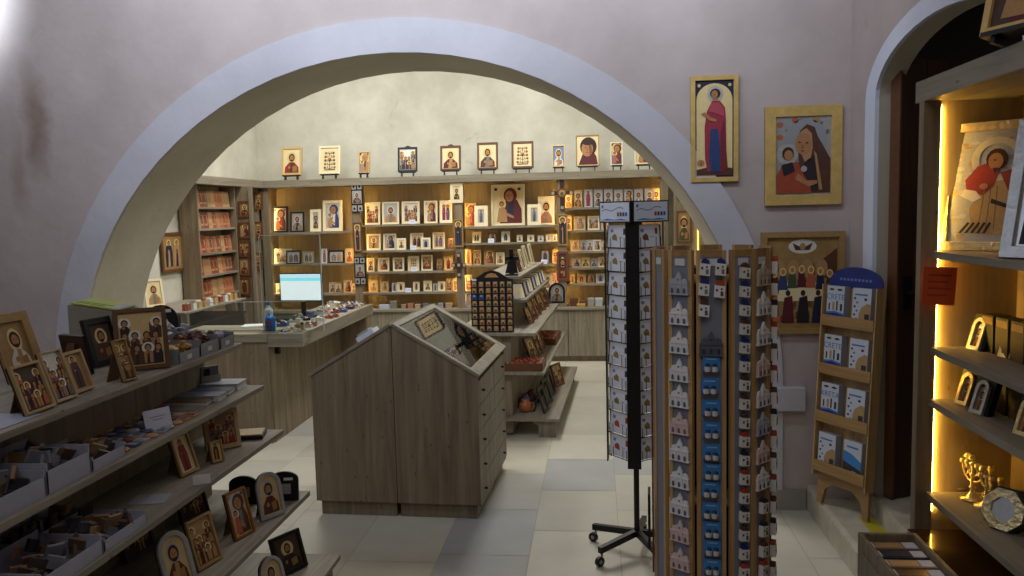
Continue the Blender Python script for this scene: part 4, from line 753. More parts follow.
# green display box
P = at(118, 331, Z=S1)
t = thing('display_box', 'pale box with slanted yellow-green header card behind the large scene icon', 'box', (-2.01, 3.08, S1), 0.1)
MB().prism([(-.1, 0), (.1, 0), (.1, .20), (-.1, .235)], -.10, .08, M((150, 146, 132), .6), 1).build('box_body', t)
MB(Matrix.Translation((0, -.01, .2215))@Matrix.Rotation(.173, 4, 'Y')).box((-.095, -.08, 0), (.095, .085, .006), M((176, 190, 84), .5)).box((-.085, -.06, .006), (.03, -.045, .0065), M((90, 110, 50), .6)).box((-.085, -.03, .006), (.05, -.015, .0065), M((90, 110, 50), .6)).box((.055, -.07, .006), (.09, .08, .0066), M((170, 176, 190), .6)).build('header_card', t)
# black arched back board with labels
P = at(167, 338, Z=S1)
t = thing('arched_easel_back', 'black arched frame seen from behind with white label and grey patch', 'frame', (-1.965, 3.415, S1), .3, None, -.1)
b = MB(); b.prism(archo(.15, .18), -.015, 0, BLACK); b.build('board', t); MB().box((.0, -.016, .145), (.045, -.0155, .16), WHITE).build('label', t); MB().box((-.03, -.016, .06), (.03, -.0155, .115), GREY_E).build('patch', t)
# clear trays with amber goods and packets
TR = glass((.9, .92, .93), 1.6); AMB = [M((178, 128, 52), .3), M((150, 96, 40), .3), M((196, 156, 84), .3)]; BRW = [M((110, 62, 36), .4), M((80, 44, 30), .4)]; PKT = [M((206, 208, 214), .25), M((176, 180, 192), .2), M((120, 120, 130), .3)]
def tray(label, x, y, wx, wy, h_, cols, n, z=S1, rz=0., wall=None, pack=False, name='clear_tray', tag_=True, s=(.02, .02, .016)):
    t = thing(name, label, 'tray', (x, y, z), rz); g = wall or M((128, 130, 134), .25); b = MB(); th = .003
    b.box((-wx/2, -wy/2, 0), (wx/2, wy/2, .004), g).box((-wx/2, -wy/2, .004), (-wx/2+th, wy/2, h_*1.2), g).box((-wx/2, -wy/2, .004), (wx/2, -wy/2+th, h_), g).box((-wx/2, wy/2-th, .004), (wx/2, wy/2, h_), g).box((wx/2-th, -wy/2, .004), (wx/2, wy/2, h_*.75), g); b.build('tray', t)
    if tag_: MB().box((wx/2, -.02, h_*.2), (wx/2+.001, .015, h_*.2+.018), M((180, 182, 186), .5)).build('label', t)
    b = MB(); R = random.Random(int(abs(x*y)*1000)+n)
    for i in range(n):
        b.T = Matrix.Translation(((R.random()-.5)*(wx-.045), (R.random()-.5)*(wy-.045), .02+R.random()*(h_-.01)*(1.3 if pack else 1))) @ Euler((R.random()*(1.2 if pack else .5), R.random()*(1.2 if pack else .5), R.random()*3)).to_matrix().to_4x4()
        b.cb((0, 0, 0), s if not pack else (.05, .035, .004), cols[R.randrange(len(cols))])
    o = b.build('small_goods', t); o['kind'] = 'stuff'
tray('clear tray of amber goods, nearest of the trays on the top shelf', -1.70, 3.00, .17, .16, .06, AMB, 60)
tray('clear tray of brown goods and glossy white packets on the top shelf', -1.70, 3.17, .17, .16, .07, BRW, 50)
o_ = tray('clear tray heaped with glossy white packets on the top shelf', -1.86, 3.16, .15, .13, .095, PKT, 40, pack=True)
tray('clear tray of small brown goods near the end of top shelf', -1.70, 3.33, .17, .13, .06, BRW+PKT, 40)
tray('clear tray of wrapped packets at the far end of the top shelf', -1.855, 3.30, .14, .12, .07, PKT, 30, pack=True)
tag(MB(Matrix.Translation((-1.72, 2.02, S1))).box((-.1, -.14, 0), (.09, .14, .002), M((150, 154, 172), .5)).build('paper_sheet'), 'pale paper sheet on the top shelf at the left picture edge', 'paper')
# second shelf
def book_flat(label, u, v, z, w_, d_, h_, col, rz, zz=0.):
    P = at(u, v, Z=z); t = thing('book', label, 'book', (P.x, P.y, z+zz), rz)
    MB().box((-w_/2, -d_/2, 0), (w_/2, d_/2, .002), col).box((-w_/2, -d_/2, h_-.002), (w_/2, d_/2, h_), col).box((-w_/2, -d_/2, .002), (-w_/2+.003, d_/2, h_-.002), col).build('cover', t)
    MB().box((-w_/2+.004, -d_/2+.003, .002), (w_/2-.004, d_/2-.003, h_-.002), M((190, 190, 186), .7)).build('pages', t)
book_flat('white booklet lying nearest the far end of the second shelf', 224, 388, S2, .17, .12, .03, M((176, 182, 196), .4), .1)
book_flat('dark blue booklet lying beside the white one on the second shelf', 211, 394, S2, .19, .10, .022, M((52, 60, 84), .4), .15)
book_flat('pale blue booklet in the middle of the second shelf', 200, 400, S2, .2, .09, .026, M((130, 138, 156), .4), .05, 0)
book_flat('brown booklet on the second shelf behind the price card', 186, 405, S2, .2, .08, .02, M((96, 70, 52), .4), .1)
book_flat('tan and blue booklet on the second shelf near the price card', 176, 411, S2, .2, .09, .012, M((110, 100, 88), .4), .05)
P = at(165, 429, Z=S2)
t = thing('price_card', 'white folded price card standing on the second display shelf', 'card', (P.x-.02, P.y, S2), PI/2-.5)
MB(Matrix.Rotation(-.25, 4, 'X')).box((-.052, -.001, 0), (.052, .001, .075), M((196, 198, 214), .6)).build('card', t); MB(Matrix.Rotation(-.25, 4, 'X')).box((-.03, -.0015, .045), (.03, -.0011, .049), GREY_E).box((-.02, -.0015, .034), (.02, -.0011, .038), GREY_E).build('printed_lines', t)
P = at(211, 384, Z=S2)
t = thing('leaflet_holder', 'clear acrylic leaflet holder at the far end of the second shelf', 'holder', (-1.74, 3.39, S2), .9)
MB().box((-.045, -.02, 0), (.045, .02, .004), GREY_E).box((-.045, -.02, .004), (.045, -.018, .06), GREY_E).build('holder', t); MB().box((-.04, -.01, .005), (.04, .008, .10), M((120, 122, 130), .4)).box((-.03, -.0105, .05), (.0, -.0101, .09), BLACK).build('leaflets', t)
DISC = [M((150, 150, 158), .3), M((176, 130, 90), .4), M((70, 80, 110), .4), M((110, 60, 40), .4)]
RB = random.Random(4)
for k in range(45):
    x = -1.565-(k % 5)*.052+(RB.random()-.5)*.008; y = 2.44+(k//5)*.056+(RB.random()-.5)*.008
    b = MB().lathe([(0, 0), (.021, 0), (.024, .005), (.018, .010), (0, .011)], DISC[RB.randrange(4)], n=12) if RB.random() < .6 else MB().cb((0, 0, .004), (.044, .036, .008), DISC[RB.randrange(4)]).cb((0, 0, .0085), (.03, .02, .001), DISC[RB.randrange(4)])
    o = b.build('fridge_magnet'); o.location = (x, y, S2); tag(o, 'small souvenir magnet in the spread left of the price card on the second shelf', 'magnet', 'souvenir magnets on the second shelf')
def wtray(label, x, y, z, wx, wy, h_, cols, n=26): tray(label, x, y, wx, wy, h_, cols, n, z, 0, M((158, 160, 176), .5), False, 'white_tray', False, (.045, .01, .035))
MIX = [M((92, 72, 56), .5), M((60, 54, 54), .5), M((140, 110, 76), .5), M((110, 112, 120), .5)]
wtray('white divided tray of cards at the left of the second shelf', -1.63, 1.92, S2, .2, .19, .075, MIX)
wtray('tall white tray of goods on the second shelf', -1.63, 2.12, S2, .2, .19, .09, MIX)
wtray('low white tray of goods nearest the round magnets on second shelf', -1.63, 2.31, S2, .2, .17, .045, MIX)
wtray('white tray of small boxes at the left of the third shelf', -1.54, 1.98, S3, .2, .26, .06, MIX)
wtray('low white tray of dark goods in the middle of the third shelf', -1.54, 2.23, S3, .2, .22, .045, MIX)
wtray('pale tray of folded leaflets behind the third shelf trays', -1.71, 2.2, S3, .1, .3, .05, MIX, 20)
lic('icon of a red-robed figure on the third display shelf', 188, 474, S3, .1, .155, 'stand', 'cream', 'red', 'maroon', DGOLD, .1, 18, PI/2-.2, strut=True)
lic('framed icon of a scene with red detail at the back of third shelf', 228, 449, S3, .145, .165, 'scene', 'tan', 'grey', 'red', LGD, .12, 16, .75, -.02, strut=True)
lic('tiny gold icon before the framed scene on the third shelf', 217, 462, S3, .052, .085, 'stand', 'gold', 'brown', 'ochre', DGOLD, .1, 14, .95, strut=True)
P = at(253, 436, Z=S3)
t = thing('flat_case', 'flat dark case with pale gold lid lying at the shelf end', 'case', (P.x-.01, P.y-.01, S3), .25)
MB().box((-.065, -.06, 0), (.065, .06, .018), BLACK).build('case_body', t, .002); MB().box((-.06, -.055, .018), (.06, .055, .023), M((186, 172, 140), .25, .3)).build('lid', t)
P = at(178, 482, Z=S3); tag(MB(Matrix.Translation((-1.445, P.y-.02, S3))@Matrix.Rotation(.5, 4, 'Z')).box((-.03, -.001, 0), (.03, .001, .035), WHITE).build('price_card'), 'small white tag standing before the red-robed icon on third shelf', 'card')
tag(MB(Matrix.Translation((-1.55, 2.55, S3))@Matrix.Rotation(.2, 4, 'Z')).box((-.06, -.05, 0), (.06, .05, .003), M((150, 152, 162), .5)).build('leaflet'), 'pale leaflet lying on the third shelf left of the red-robed icon', 'leaflet')
# fourth shelf
lic('silver arched icon at the left of the fourth shelf near the picture bottom', 181, 589, S4, .125, .2, 'bust', 'gold', 'brown', 'ochre', SILV, .13, 16, PI/2-.35, 0, arch=True, strut=True)
lic('gold icon of a standing group beside the left silver arched icon', 208, 565, S4, .125, .18, 'scene', 'tan', 'brown', 'ochre', DGOLD, .08, 16, PI/2-.25, strut=True)
lic('gold icon of a dark-haired figure right of the group icon', 243, 536, S4, .11, .185, 'mother', 'gold', 'brown', 'grey', M((150, 96, 42), .4, .4), .08, 14, PI/2-.3, strut=True)
lic('silver arched icon of a brown-robed saint near the fourth shelf end', 272, 517, S4, .12, .19, 'bust', 'gold', 'brown', 'maroon', SILV, .13, 12, PI/2-.55, 0, arch=True, strut=True)
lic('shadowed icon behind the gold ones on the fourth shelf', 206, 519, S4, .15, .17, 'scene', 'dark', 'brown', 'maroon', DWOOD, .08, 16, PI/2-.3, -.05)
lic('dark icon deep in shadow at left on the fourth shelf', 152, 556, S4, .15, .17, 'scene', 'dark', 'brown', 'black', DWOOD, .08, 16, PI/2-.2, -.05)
for k, (u, v, sz, lb) in enumerate(((241, 506, .12, 'black arched frame back left of the silver arched icon'), (285, 500, .125, 'black arched frame back with label at the fourth shelf end'))):
    P = at(u, v, Z=S4); t = thing('arched_frame_back', lb, 'frame', (P.x, P.y+(.03 if k == 0 else 0), S4), .15, None, -.1)
    MB().prism([(-sz/2, 0), (sz/2, 0), (sz/2, sz*.75)]+[(sz/2*math.cos(i*PI/10), sz*.75+sz*.28*math.sin(i*PI/10)) for i in range(1, 10)]+[(-sz/2, sz*.75)], -.014, 0, BLACK).build('board', t)
    MB().box((-.02, -.0148, .03), (.03, -.0142, .075), GREY_E).build('patch', t)
    if k: MB().box((.0, -.0148, .09), (.04, -.0142, .102), WHITE).build('label', t)
# fifth shelf
lic('large black frame leaning on the lowest deck at the display end', 292, 572, S5, .16, .17, 'bust', 'dark', 'black', 'black', BLACK, .1, 18, PI/2-.5, strut=True)
lic('silver arched icon on the lowest deck at the picture bottom edge', 276, 600, S5, .12, .18, 'bust', 'gold', 'ochre', 'brown', SILV, .12, 14, PI/2-.4, 0, arch=True)
# ================================================================== three icons on the arch wall
def wallicon(lab, u, v0, v1, wp, st, bg, r1, r2, fm, bw):
    P = at(u, v1, Y=YA-.002); Q = at(u, v0, Y=YA-.002); return icon(lab, (P.x, YA-.002, P.z), wp*YA/F, Q.z-P.z, st, bg, r1, r2, fm, bw, .025, 0, 0, name='wall_icon')
GFR = M((206, 174, 104), .4, .15, .3, 25, .1)
o = wallicon('tall narrow gold-framed icon of a red-cloaked saint high on the arch wall', 714, 76, 182, 45, 'tall', 'gold', 'red', 'blue', GFR, .1)
wallicon('square gold-framed mother and child icon right of the tall one', 802, 106, 205, 71, 'mother2', 'silver', 'brown', 'maroon', GFR, .14)
o = thing('wall_icon', 'large gold icon of a table feast low on the wall behind the rack', 'icon', (at(801, 333, Y=YA).x, YA-.002, at(801, 333, Y=YA).z))
w_ = 78*YA/F; h_ = 99*YA/F
MB().ring(rect(w_, h_), rect(w_, h_, .03), -.03, -.01, M((158, 128, 78), .45, .1, .3, 30)).prism(rect(w_, h_), -.01, 0, BROWN).build('frame', o)
b = MB(); b.box((-w_/2+.03, -.014, .03), (w_/2-.03, -.0101, h_-.03), M((152, 122, 74), .5, .1, .35, 25))
RB = random.Random(6)
for k in range(60):
    x = .04+RB.random()*.9; z = .05+RB.random()*.6; b.poly([((x-.5)*(w_-.06), .03+z*(h_-.06)), ((x+.04-.5)*(w_-.06), .03+z*(h_-.06)), ((x+.03-.5)*(w_-.06), .03+(z+.09)*(h_-.06)), ((x-.5)*(w_-.06), .03+(z+.07)*(h_-.06))], -.0143-k*.000002, [M((96, 66, 42), .6), M((120, 84, 52), .6), M((70, 46, 34), .6), M((120, 60, 36), .6)][k % 4])
X = lambda f: (f-.5)*(w_-.06)
Z = lambda f: .03+f*(h_-.06)
b.ell(X(.5), Z(.9), w_*.17, h_*.07, -.0145, RO['white'], 16); b.poly([(X(.36), Z(.94)), (X(.46), Z(.9)), (X(.54), Z(.9)), (X(.64), Z(.94)), (X(.6), Z(.86)), (X(.4), Z(.86))], -.015, RO['brown']); b.ell(X(.5), Z(.9), .016, .02, -.0152, RO['ochre'], 10)
b.poly([(X(.7), Z(.55)), (X(.98), Z(.55)), (X(.98), Z(.88)), (X(.72), Z(.72))], -.0145, RO['brown'])
for k in range(4): b.ell(X(.17+k*.2), Z(.66), (w_)*.07, h_*.09, -.0146, RO['ochre'], 14)
b.poly([(X(.12), Z(.3)), (X(.85), Z(.3)), (X(.75), Z(.5)), (X(.22), Z(.5))], -.016, BG['cream'])
for k in range(7):
    x = .1+k*.13; z = .5+.05*math.sin(k*.52); cm = [RO['red'], RO['blue'], RO['green'], RO['maroon'], RO['orange'], RO['navy'], RO['brown']][k]
    b.poly([(X(x-.07), Z(z-.1)), (X(x+.07), Z(z-.1)), (X(x+.04), Z(z+.06)), (X(x-.04), Z(z+.06))], -.0165, cm); b.ell(X(x), Z(z+.1), .018, .024, -.0168, HALO, 10); b.ell(X(x), Z(z+.1), .011, .015, -.017, SKIN, 8)
for k in range(5):
    x = .08+k*.21; cm = [RO['orange'], RO['maroon'], RO['black'], RO['navy'], RO['brown']][k]; b.poly([(X(x-.08), Z(.06)), (X(x+.1), Z(.06)), (X(x+.07), Z(.36)), (X(x-.04), Z(.34))], -.0172, cm); b.ell(X(x+.01), Z(.39), .013, .017, -.0175, HAIR, 8)
b.build('painting', o)
# ================================================================== postcard spinner
P = at(637, 533, Z=.1); SX, SY = P.x, P.y
t = thing('postcard_spinner', 'tall black revolving postcard stand on a wheeled star base', 'card rack', (SX, SY, 0), math.radians(45-6))
MB().tube((0, 0, .1), (0, 0, 1.72), .014, BLACK).build('pole', t)
for k in range(5):
    a = k*2*PI/5-math.radians(33); ex, ey = math.cos(a)*.24, math.sin(a)*.24
    T = Matrix.Rotation(a, 4, 'Z')
    l = MB(T).add([(0, -.014, .12), (0, .014, .12), (0, .014, .09), (0, -.014, .09), (.25, -.012, .095), (.25, .012, .095), (.25, .012, .065), (.25, -.012, .065)], [(0, 1, 2, 3), (4, 7, 6, 5), (0, 4, 5, 1), (1, 5, 6, 2), (2, 6, 7, 3), (3, 7, 4, 0)], BLACK).build('leg', t)
    MB(T).tube((.235, 0, .07), (.235, 0, .045), .006, GREY_E, 8).tube((.25, -.009, .024), (.25, .009, .024), .024, BLACK, 14).tube((.25, -.0095, .024), (.25, .0095, .024), .01, GREY_E, 10).build('caster', l)
HB = .103; ZB, ZTp = .50, 1.625
MB().box((-.03, -.03, ZB), (.03, .03, ZTp), BLACK).build('core', t)
for k in range(4):   # corner spines
    T = Matrix.Rotation(k*PI/2+PI/4, 4, 'Z'); MB(T).box((HB*1.30, -.032, ZB-.03), (HB*1.36, .032, ZTp+.02), BLACK).build('spine', t, .001)
wires = MB(); NR = 10; PZ = (ZTp-ZB)/NR
CARD = M((236, 239, 248), .5, 0, .04)
cms = []
for s_ in range(3):
    b = MB(); b.box((-.068, -.006, 0), (.068, 0, .104), CARD); c1 = [M((150, 128, 70), .5), M((120, 90, 60), .5), M((190, 80, 60), .5)][s_]
    b.poly([(-.035, .035), (.0, .03), (-.005, .055), (-.02, .065), (-.04, .05)], -.0065, c1); b.poly([(-.05, .07), (-.03, .07), (-.03, .085), (-.05, .085)], -.0065, M((140, 150, 180), .5)); b.poly([(.04, .06), (.055, .06), (.055, .088), (.04, .088)], -.0065, [M((70, 60, 60), .5), M((170, 40, 50), .5), M((170, 60, 50), .5)][s_])
    b.box((.01, -.0068, .045), (.035, -.0062, .048), GREY_E); cms.append(b.mesh('postcard'))
for f in range(4):
    T = Matrix.Rotation(f*PI/2, 4, 'Z')
    b = MB(T)
    for r in range(NR):
        z = ZB+.005+r*PZ
        b.box((-.075, -HB-.012, z), (.075, -HB-.0095, z+.003), BLACK).box((-.075, -.085, z-.002), (.075, -.083, z), BLACK)
        for x in (-.062, -.035, .035, .062): b.box((x-.0012, -HB-.0135, z), (x+.0012, -HB-.0115, z+.05), BLACK)
        for x in (-.07, .07): b.box((x-.0015, -HB-.010, z-.001), (x+.0015, -.03, z+.002), BLACK)
    b.box((-.078, -HB+.005, ZB-.01), (-.074, -HB+.009, ZTp), BLACK).box((.074, -HB+.005, ZB-.01), (.078, -HB+.009, ZTp), BLACK)
    b.build('wire_pockets', t)
    h = MB(T); h.box((-.112, -HB-.016, 1.638), (.112, -HB-.010, 1.738), BLACK).box((-.01, -HB-.010, 1.67), (.01, 0, 1.69), BLACK); hs = h.build('header_frame', t)
    h = MB(T); y = -HB-.0165; h.T = T@Matrix.Translation((0, 0, .036)); h.box((-.104, y-.001, 1.608), (.104, y, 1.696), M((226, 233, 248), .45, 0, .04)); y -= .0015
    pts = [(-.09+i*.014, 1.655+.006*math.sin(i*.9)+i*.0012) for i in range(12)]
    h.poly(pts+[(p[0], p[1]+.004) for p in reversed(pts)], y, M((120, 132, 176), .5)); h.ell(-.085, 1.678, .008, .008, y, M((110, 126, 176), .5), 12)
    for i, c_ in enumerate(((170, 60, 60), (90, 90, 96), (80, 90, 120), (40, 110, 190))): h.box((.02+i*.019, y-.0005, 1.632), (.034+i*.019, y, 1.65), M(c_, .5))
    h.poly([(-.1, 1.613), (.1, 1.613), (.05, 1.62), (0, 1.616), (-.05, 1.621)], y, M((60, 120, 190), .5)); h.build('header_card', hs)
SM = Matrix.Translation((SX, SY, 0)) @ Matrix.Rotation(math.radians(39), 4, 'Z')
for f, fn in ((0, 'right'), (3, 'left')):
    for r in range(NR):
        m = SM @ Matrix.Rotation(f*PI/2, 4, 'Z') @ Matrix.Translation((0, -HB+.003, ZB+.009+r*PZ)) @ Matrix.Rotation(-.06, 4, 'X')
        s_ = 2 if (fn == 'left' and r < 2) else (1 if (fn == 'right' and r == 9) else 0)
        o = put('postcard', cms[s_], None, 0, m.to_translation(), m.to_euler()); tag(o, 'stack of pale blue postcards, %s pocket from top on the spinner %s face' % (ORD[NR-r], fn), 'postcards', 'postcards on the black spinner')
# ================================================================== wooden magnet spinner
MX, MY = .352, 2.5
t = thing('magnet_stand', 'round pine revolving stand of souvenir magnets in the right foreground', 'magnet stand', (MX, MY, 0))
view = math.atan2(MX, MY)
GREYP = M((128, 132, 146), .5, 0, .05)
MB().tube((0, 0, .04), (0, 0, 1.52), .075, DWOOD, 16).build('pole', t)
MB().lathe([(0, 0), (.2, 0), (.2, .03), (.05, .05), (.03, .06)], PINE, n=24).build('base', t)
for z in (.12, .82, 1.48): MB().lathe([(0, z), (.165, z), (.165, z+.02), (0, z+.02)], PINE, n=24).build('hub_disc', t)
RD = .178; ZM0, ZM1 = .1, 1.578
NPN = 12; ANG = [0, 30, 54, 80, 110, 145, 180, 215, 250, 274, 300, 330]
PF = []
for k in range(NPN):
    a = -view + math.radians(ANG[k])
    T = Matrix.Rotation(a, 4, 'Z'); PF.append(T); wdt = .084 if k == 0 else (.078 if k in (1, 11) else .07)
    x = wdt/2; yb = -RD
    p = MB(T).box((-x, yb, ZM0), (-x+.012, yb+.014, ZM1), PINE).box((x-.012, yb, ZM0), (x, yb+.014, ZM1), PINE).box((-x+.012, yb+.002, ZM1-.02), (x-.012, yb+.012, ZM1), PINE_X).build('panel_frame', t)
    MB(T).box((-x+.012, yb+.003, ZM0), (x-.012, yb+.009, ZM1-.02), GREYP).build('grey_board', t)
    if k % 3 == 0:
        for za in (ZM0+.05, ZM1-.1): MB(T).box((-.01, yb+.01, za), (.01, -.03, za+.03), PINE).build('arm', t)
    if k in (0, 1, 2, 10, 11): MB(T).box((-.016 if k else -.03, yb, ZM1-.045), (.016 if k else .03, yb+.0025, ZM1-.025), WHITE).build('label', t)
def church(c, c2):
    b = MB(); b.box((-.03, -.007, 0), (.03, 0, .045), c); b.box((-.033, -.009, 0), (.033, 0, .006), c); b.box((-.031, -.009, .04), (.031, 0, .045), c)
    b.prism([(-.028, .045), (-.006, .045), (-.008, .058), (-.017, .064), (-.026, .058)], -.006, 0, c); b.prism([(.006, .045), (.028, .045), (.026, .058), (.017, .064), (.008, .058)], -.006, 0, c)
    b.box((-.009, -.008, .045), (.009, 0, .068), c); b.prism([(-.009, .068), (.009, .068), (.004, .08), (0, .09), (-.004, .08)], -.007, 0, c)
    for x in (-.02, 0, .02): b.poly([(x-.004, .006), (x+.004, .006), (x+.004, .022), (x, .028), (x-.004, .022)], -.0095, c2); b.box((x-.011, -.009, .006), (x-.0095, -.007, .04), c)
    b.ell(0, .058, .0035, .0035, -.0085, c2, 8); 
    for q in b.v: q.z *= .76
    return b.mesh('church_magnet')
def house(dome, door):
    b = MB(); w_ = M((228, 226, 222), .5, 0, .05); b.prism([(-.014, 0), (.012, -.003), (.014, .026), (-.012, .03)], -.014, 0, w_); b.prism([(-.009, .028), (.012, .026), (.01, .036), (.0, .042), (-.008, .037)], -.013, 0, dome)
    b.box((.002, -.0148, .002), (.009, -.0138, .014), door); b.box((-.009, -.0146, .014), (-.004, -.0138, .02), M((60, 60, 70), .5)); b.box((.003, -.0146, .017), (.007, -.0138, .022), M((60, 60, 70), .5)); return b.mesh('house_magnet')
def bluem():
    b = MB(); b.box((-.026, -.004, 0), (.026, 0, .052), M((56, 128, 198), .35, 0, .3, 90)); b.box((-.026, -.01, 0), (.026, -.004, .006), M((90, 80, 70), .5))
    for x in (-.011, .011): b.lathe([(.0095, 0), (.0095, .012), (.0085, .016)], M((200, 200, 200), .5), (x, -.006, .004), 10); b.lathe([(.009, .016), (.006, .022), (0, .025)], M((34, 34, 48), .4), (x, -.006, .004), 10)
    b.poly([(-.016, .041), (.016, .041), (.016, .045), (-.016, .045)], -.0045, M((150, 190, 220), .5)); return b.mesh('blue_magnet')
CHW = church(M((228, 228, 230), .6, 0, .05), M((90, 96, 120), .6)); CHP = church(M((218, 196, 194), .6, 0, .05), M((130, 96, 96), .6)); CHG = church(M((176, 180, 190), .6, 0, .05), M((84, 88, 104), .6)); CHS = church(M((88, 92, 108), .6), M((50, 54, 66), .6)); CHT = church(M((190, 176, 164), .6, 0, .05), M((110, 100, 100), .6))
BD, BRN, RD_ = M((36, 52, 120), .4), M((88, 60, 46), .5), M((168, 66, 44), .5)
HO = [house(BD, M((120, 120, 130), .5)), house(BRN, M((80, 80, 90), .5)), house(RD_, M((90, 70, 60), .5)), house(M((40, 40, 50), .5), M((90, 80, 80), .5))]
BM = bluem()
SMM = Matrix.Translation((MX, MY, 0))
def mag(me, name, k, x, z, lab, cat='magnet', grp=None, sc=1.):
    m = SMM @ PF[k] @ Matrix.Translation((x, -RD-.0008 if abs(x) > .02 or True else 0, z)); o = put(name, me, None, 0, m.to_translation(), m.to_euler(), sc); tag(o, lab, cat, grp); return o
def zv(v, k=0):  # height on the face for an image row
    q = SMM @ PF[k] @ Vector((0, -RD, 0)); d = at(714, v, Y=q.y); return d.z
# left column of churches (panel 11 = -30 deg)
for i, v in enumerate((290, 320, 349, 377, 403, 430, 457, 484, 511, 538, 566)):
    mag([CHG, CHW, CHW, CHW, CHW, CHP, CHW, CHW, CHW, CHP, CHP][i], 'church_magnet', 11, 0, zv(v, 11)-.012, '%s church magnet, %s from the top of the left column on pine stand' % (['grey', 'white', 'white', 'white', 'white', 'pinkish', 'white', 'white', 'white', 'pinkish', 'pinkish'][i], ORD[i+1]), grp='church magnets on the pine stand', sc=1.0)
for i, (u, v, h_) in enumerate(((708, 273, 0), (723, 273, 0), (707, 293, 0), (722, 295, 2), (707, 314, 1))):
    mag(HO[h_], 'house_magnet', 0, (u-714)*.0029, zv(v)-.004, ['blue-domed house magnet, left of the top pair on central grey board', 'blue-domed house magnet, right of the top pair on central grey board', 'blue-domed house magnet alone under the top left one', 'red-roofed house magnet on the central grey board', 'brown-roofed house magnet lowest on the central grey board'][i], sc=1.15)
mag(CHS, 'church_magnet', 0, 0, zv(354)-.004, 'dark slate church magnet on the central grey board above the blue magnets', sc=1.05)
for i, v in enumerate((371, 393, 415, 437, 459, 478, 496, 517, 536, 554, 573)):
    mag(BM, 'blue_magnet', 0, [.0, -.004, 0, .001, .001, .002, -.003, -.002, .002, .003, .002][i], zv(v)-.004, 'blue plaque magnet with two domed mills, %s from top on the central board' % ORD[i+1], grp='blue plaque magnets', sc=.93)
for i in range(17):
    v = 276+i*18.6
    mag(HO[[1, 0, 0, 1, 0, 0, 1, 1, 1, 2, 3, 2, 2, 3, 1, 0, 2][i]], 'house_magnet', 1, 0, zv(v, 1)-.006, 'tiny house magnet, %s from top in column right of the central board' % ORD[i+1], grp='tiny houses right of the central board', sc=1.05)
for i, v in enumerate((282, 311, 341, 372, 402, 430, 458, 484)):
    mag([CHT, CHW, CHW, CHP, CHW, CHG, CHP, CHW][i], 'church_magnet', 2, 0, zv(v, 2)-.012, '%s church magnet, %s from the top of the right-hand column on pine stand' % (['tan', 'white', 'white', 'pink', 'white', 'grey', 'pink', 'white'][i], ORD[i+1]), grp='church magnets on the pine stand', sc=1.)
for i, v in enumerate((509, 532, 552, 571)):
    mag(HO[[3, 3, 1, 2][i]], 'house_magnet', 2, 0, zv(v, 2)-.006, 'house magnet, %s below the churches of the right-hand column' % ORD[i+1], grp='houses under the right-hand churches', sc=1.1)
for i in range(15):
    mag(HO[[2, 1, 3, 2, 1][i % 5]], 'house_magnet', 3, 0, zv(272+i*21.5, 3)-.006, 'edge-on house magnet down the far right side of the pine stand', grp='magnets on the right side of the stand', sc=1.2)
b = MB(); b.box((-.025, -.006, 0), (.025, 0, .07), M((110, 70, 40), .5, 0, .4, 60)); b.ell(0, .05, .012, .012, -.0063, HALO, 8); b.poly([(-.018, .005), (.018, .005), (.008, .04), (-.008, .04)], -.0066, RO['orange']); me = b.mesh('icon_magnet')
for i in range(14): mag(me, 'icon_magnet', 9, 0, zv(268+i*23, 9)-.01, 'brown icon magnet down the far left side of the pine stand', grp='magnets on the left side of the stand')
for i in range(2):
    m = SMM @ PF[9] @ Matrix.Translation((0, -RD-.012, zv(513+i*23, 9)-.03)); t2 = thing('small_frame', ['blue-pictured', 'dark'][i]+' little black frame hung on the left side of the pine stand', 'frame', m.to_translation(), m.to_euler().z)
    MB().ring(rect(.075, .1), rect(.075, .1, .008), -.008, 0, BLACK).build('frame', t2); MB().box((-.03, -.005, .008), (.03, -.001, .092), M([(70, 110, 170), (90, 84, 80)][i], .5)).build('picture', t2)
# ================================================================== brochure rack leaning in the corner
BX, BY, BZ = 1.232, 4.10, .1405; ba = math.radians(-60)
t = thing('brochure_rack', 'narrow pine brochure rack with blue arched header leaning in the corner on step', 'rack', (BX, BY, BZ), ba, None, 0)
BL = -math.radians(3.5); BT = Matrix.Rotation(BL, 4, 'X'); bw_ = .165; BHT = 1.15
b = MB(BT); b.box((-bw_, 0, .17), (bw_, .008, BHT), PINE); b.build('back_board', t)
b = MB(BT); b.prism([(-bw_, 0), (-bw_+.03, 0), (-bw_+.05, .08), (-bw_*.4, .12), (bw_*.4, .12), (bw_-.05, .08), (bw_-.03, 0), (bw_, 0), (bw_, .17), (-bw_, .17)], -.012, .008, PINE_X); b.build('arched_foot', t)
MB(BT).box((-bw_-.008, -.05, .15), (-bw_, .01, BHT), PINE).build('side_rail', t); MB(BT).box((bw_, -.05, .15), (bw_+.008, .01, BHT), PINE).build('side_rail', t)
hd = MB(BT).prism([(-bw_, BHT-.01)]+[(bw_, BHT-.01)]+[(bw_*math.cos(i*PI/12), BHT+.02+.075*math.sin(i*PI/12)) for i in range(13)], -.006, 0, M((26, 44, 120), .4)).build('header', t)
b = MB(BT)
for i in range(9): b.box((-.1+i*.023, -.0068, BHT+.025), (-.085+i*.023, -.0062, BHT+.037), M((110, 130, 190), .5))
b.build('header_lettering', hd)
tz = [.19, .45, .70, .95]
for z in tz: MB(BT).box((-bw_, -.055, z-.01), (bw_, -.047, z+.045), PINE_X).box((-bw_, -.047, z-.01), (bw_, 0, z), PINE_X).build('ledge', t)
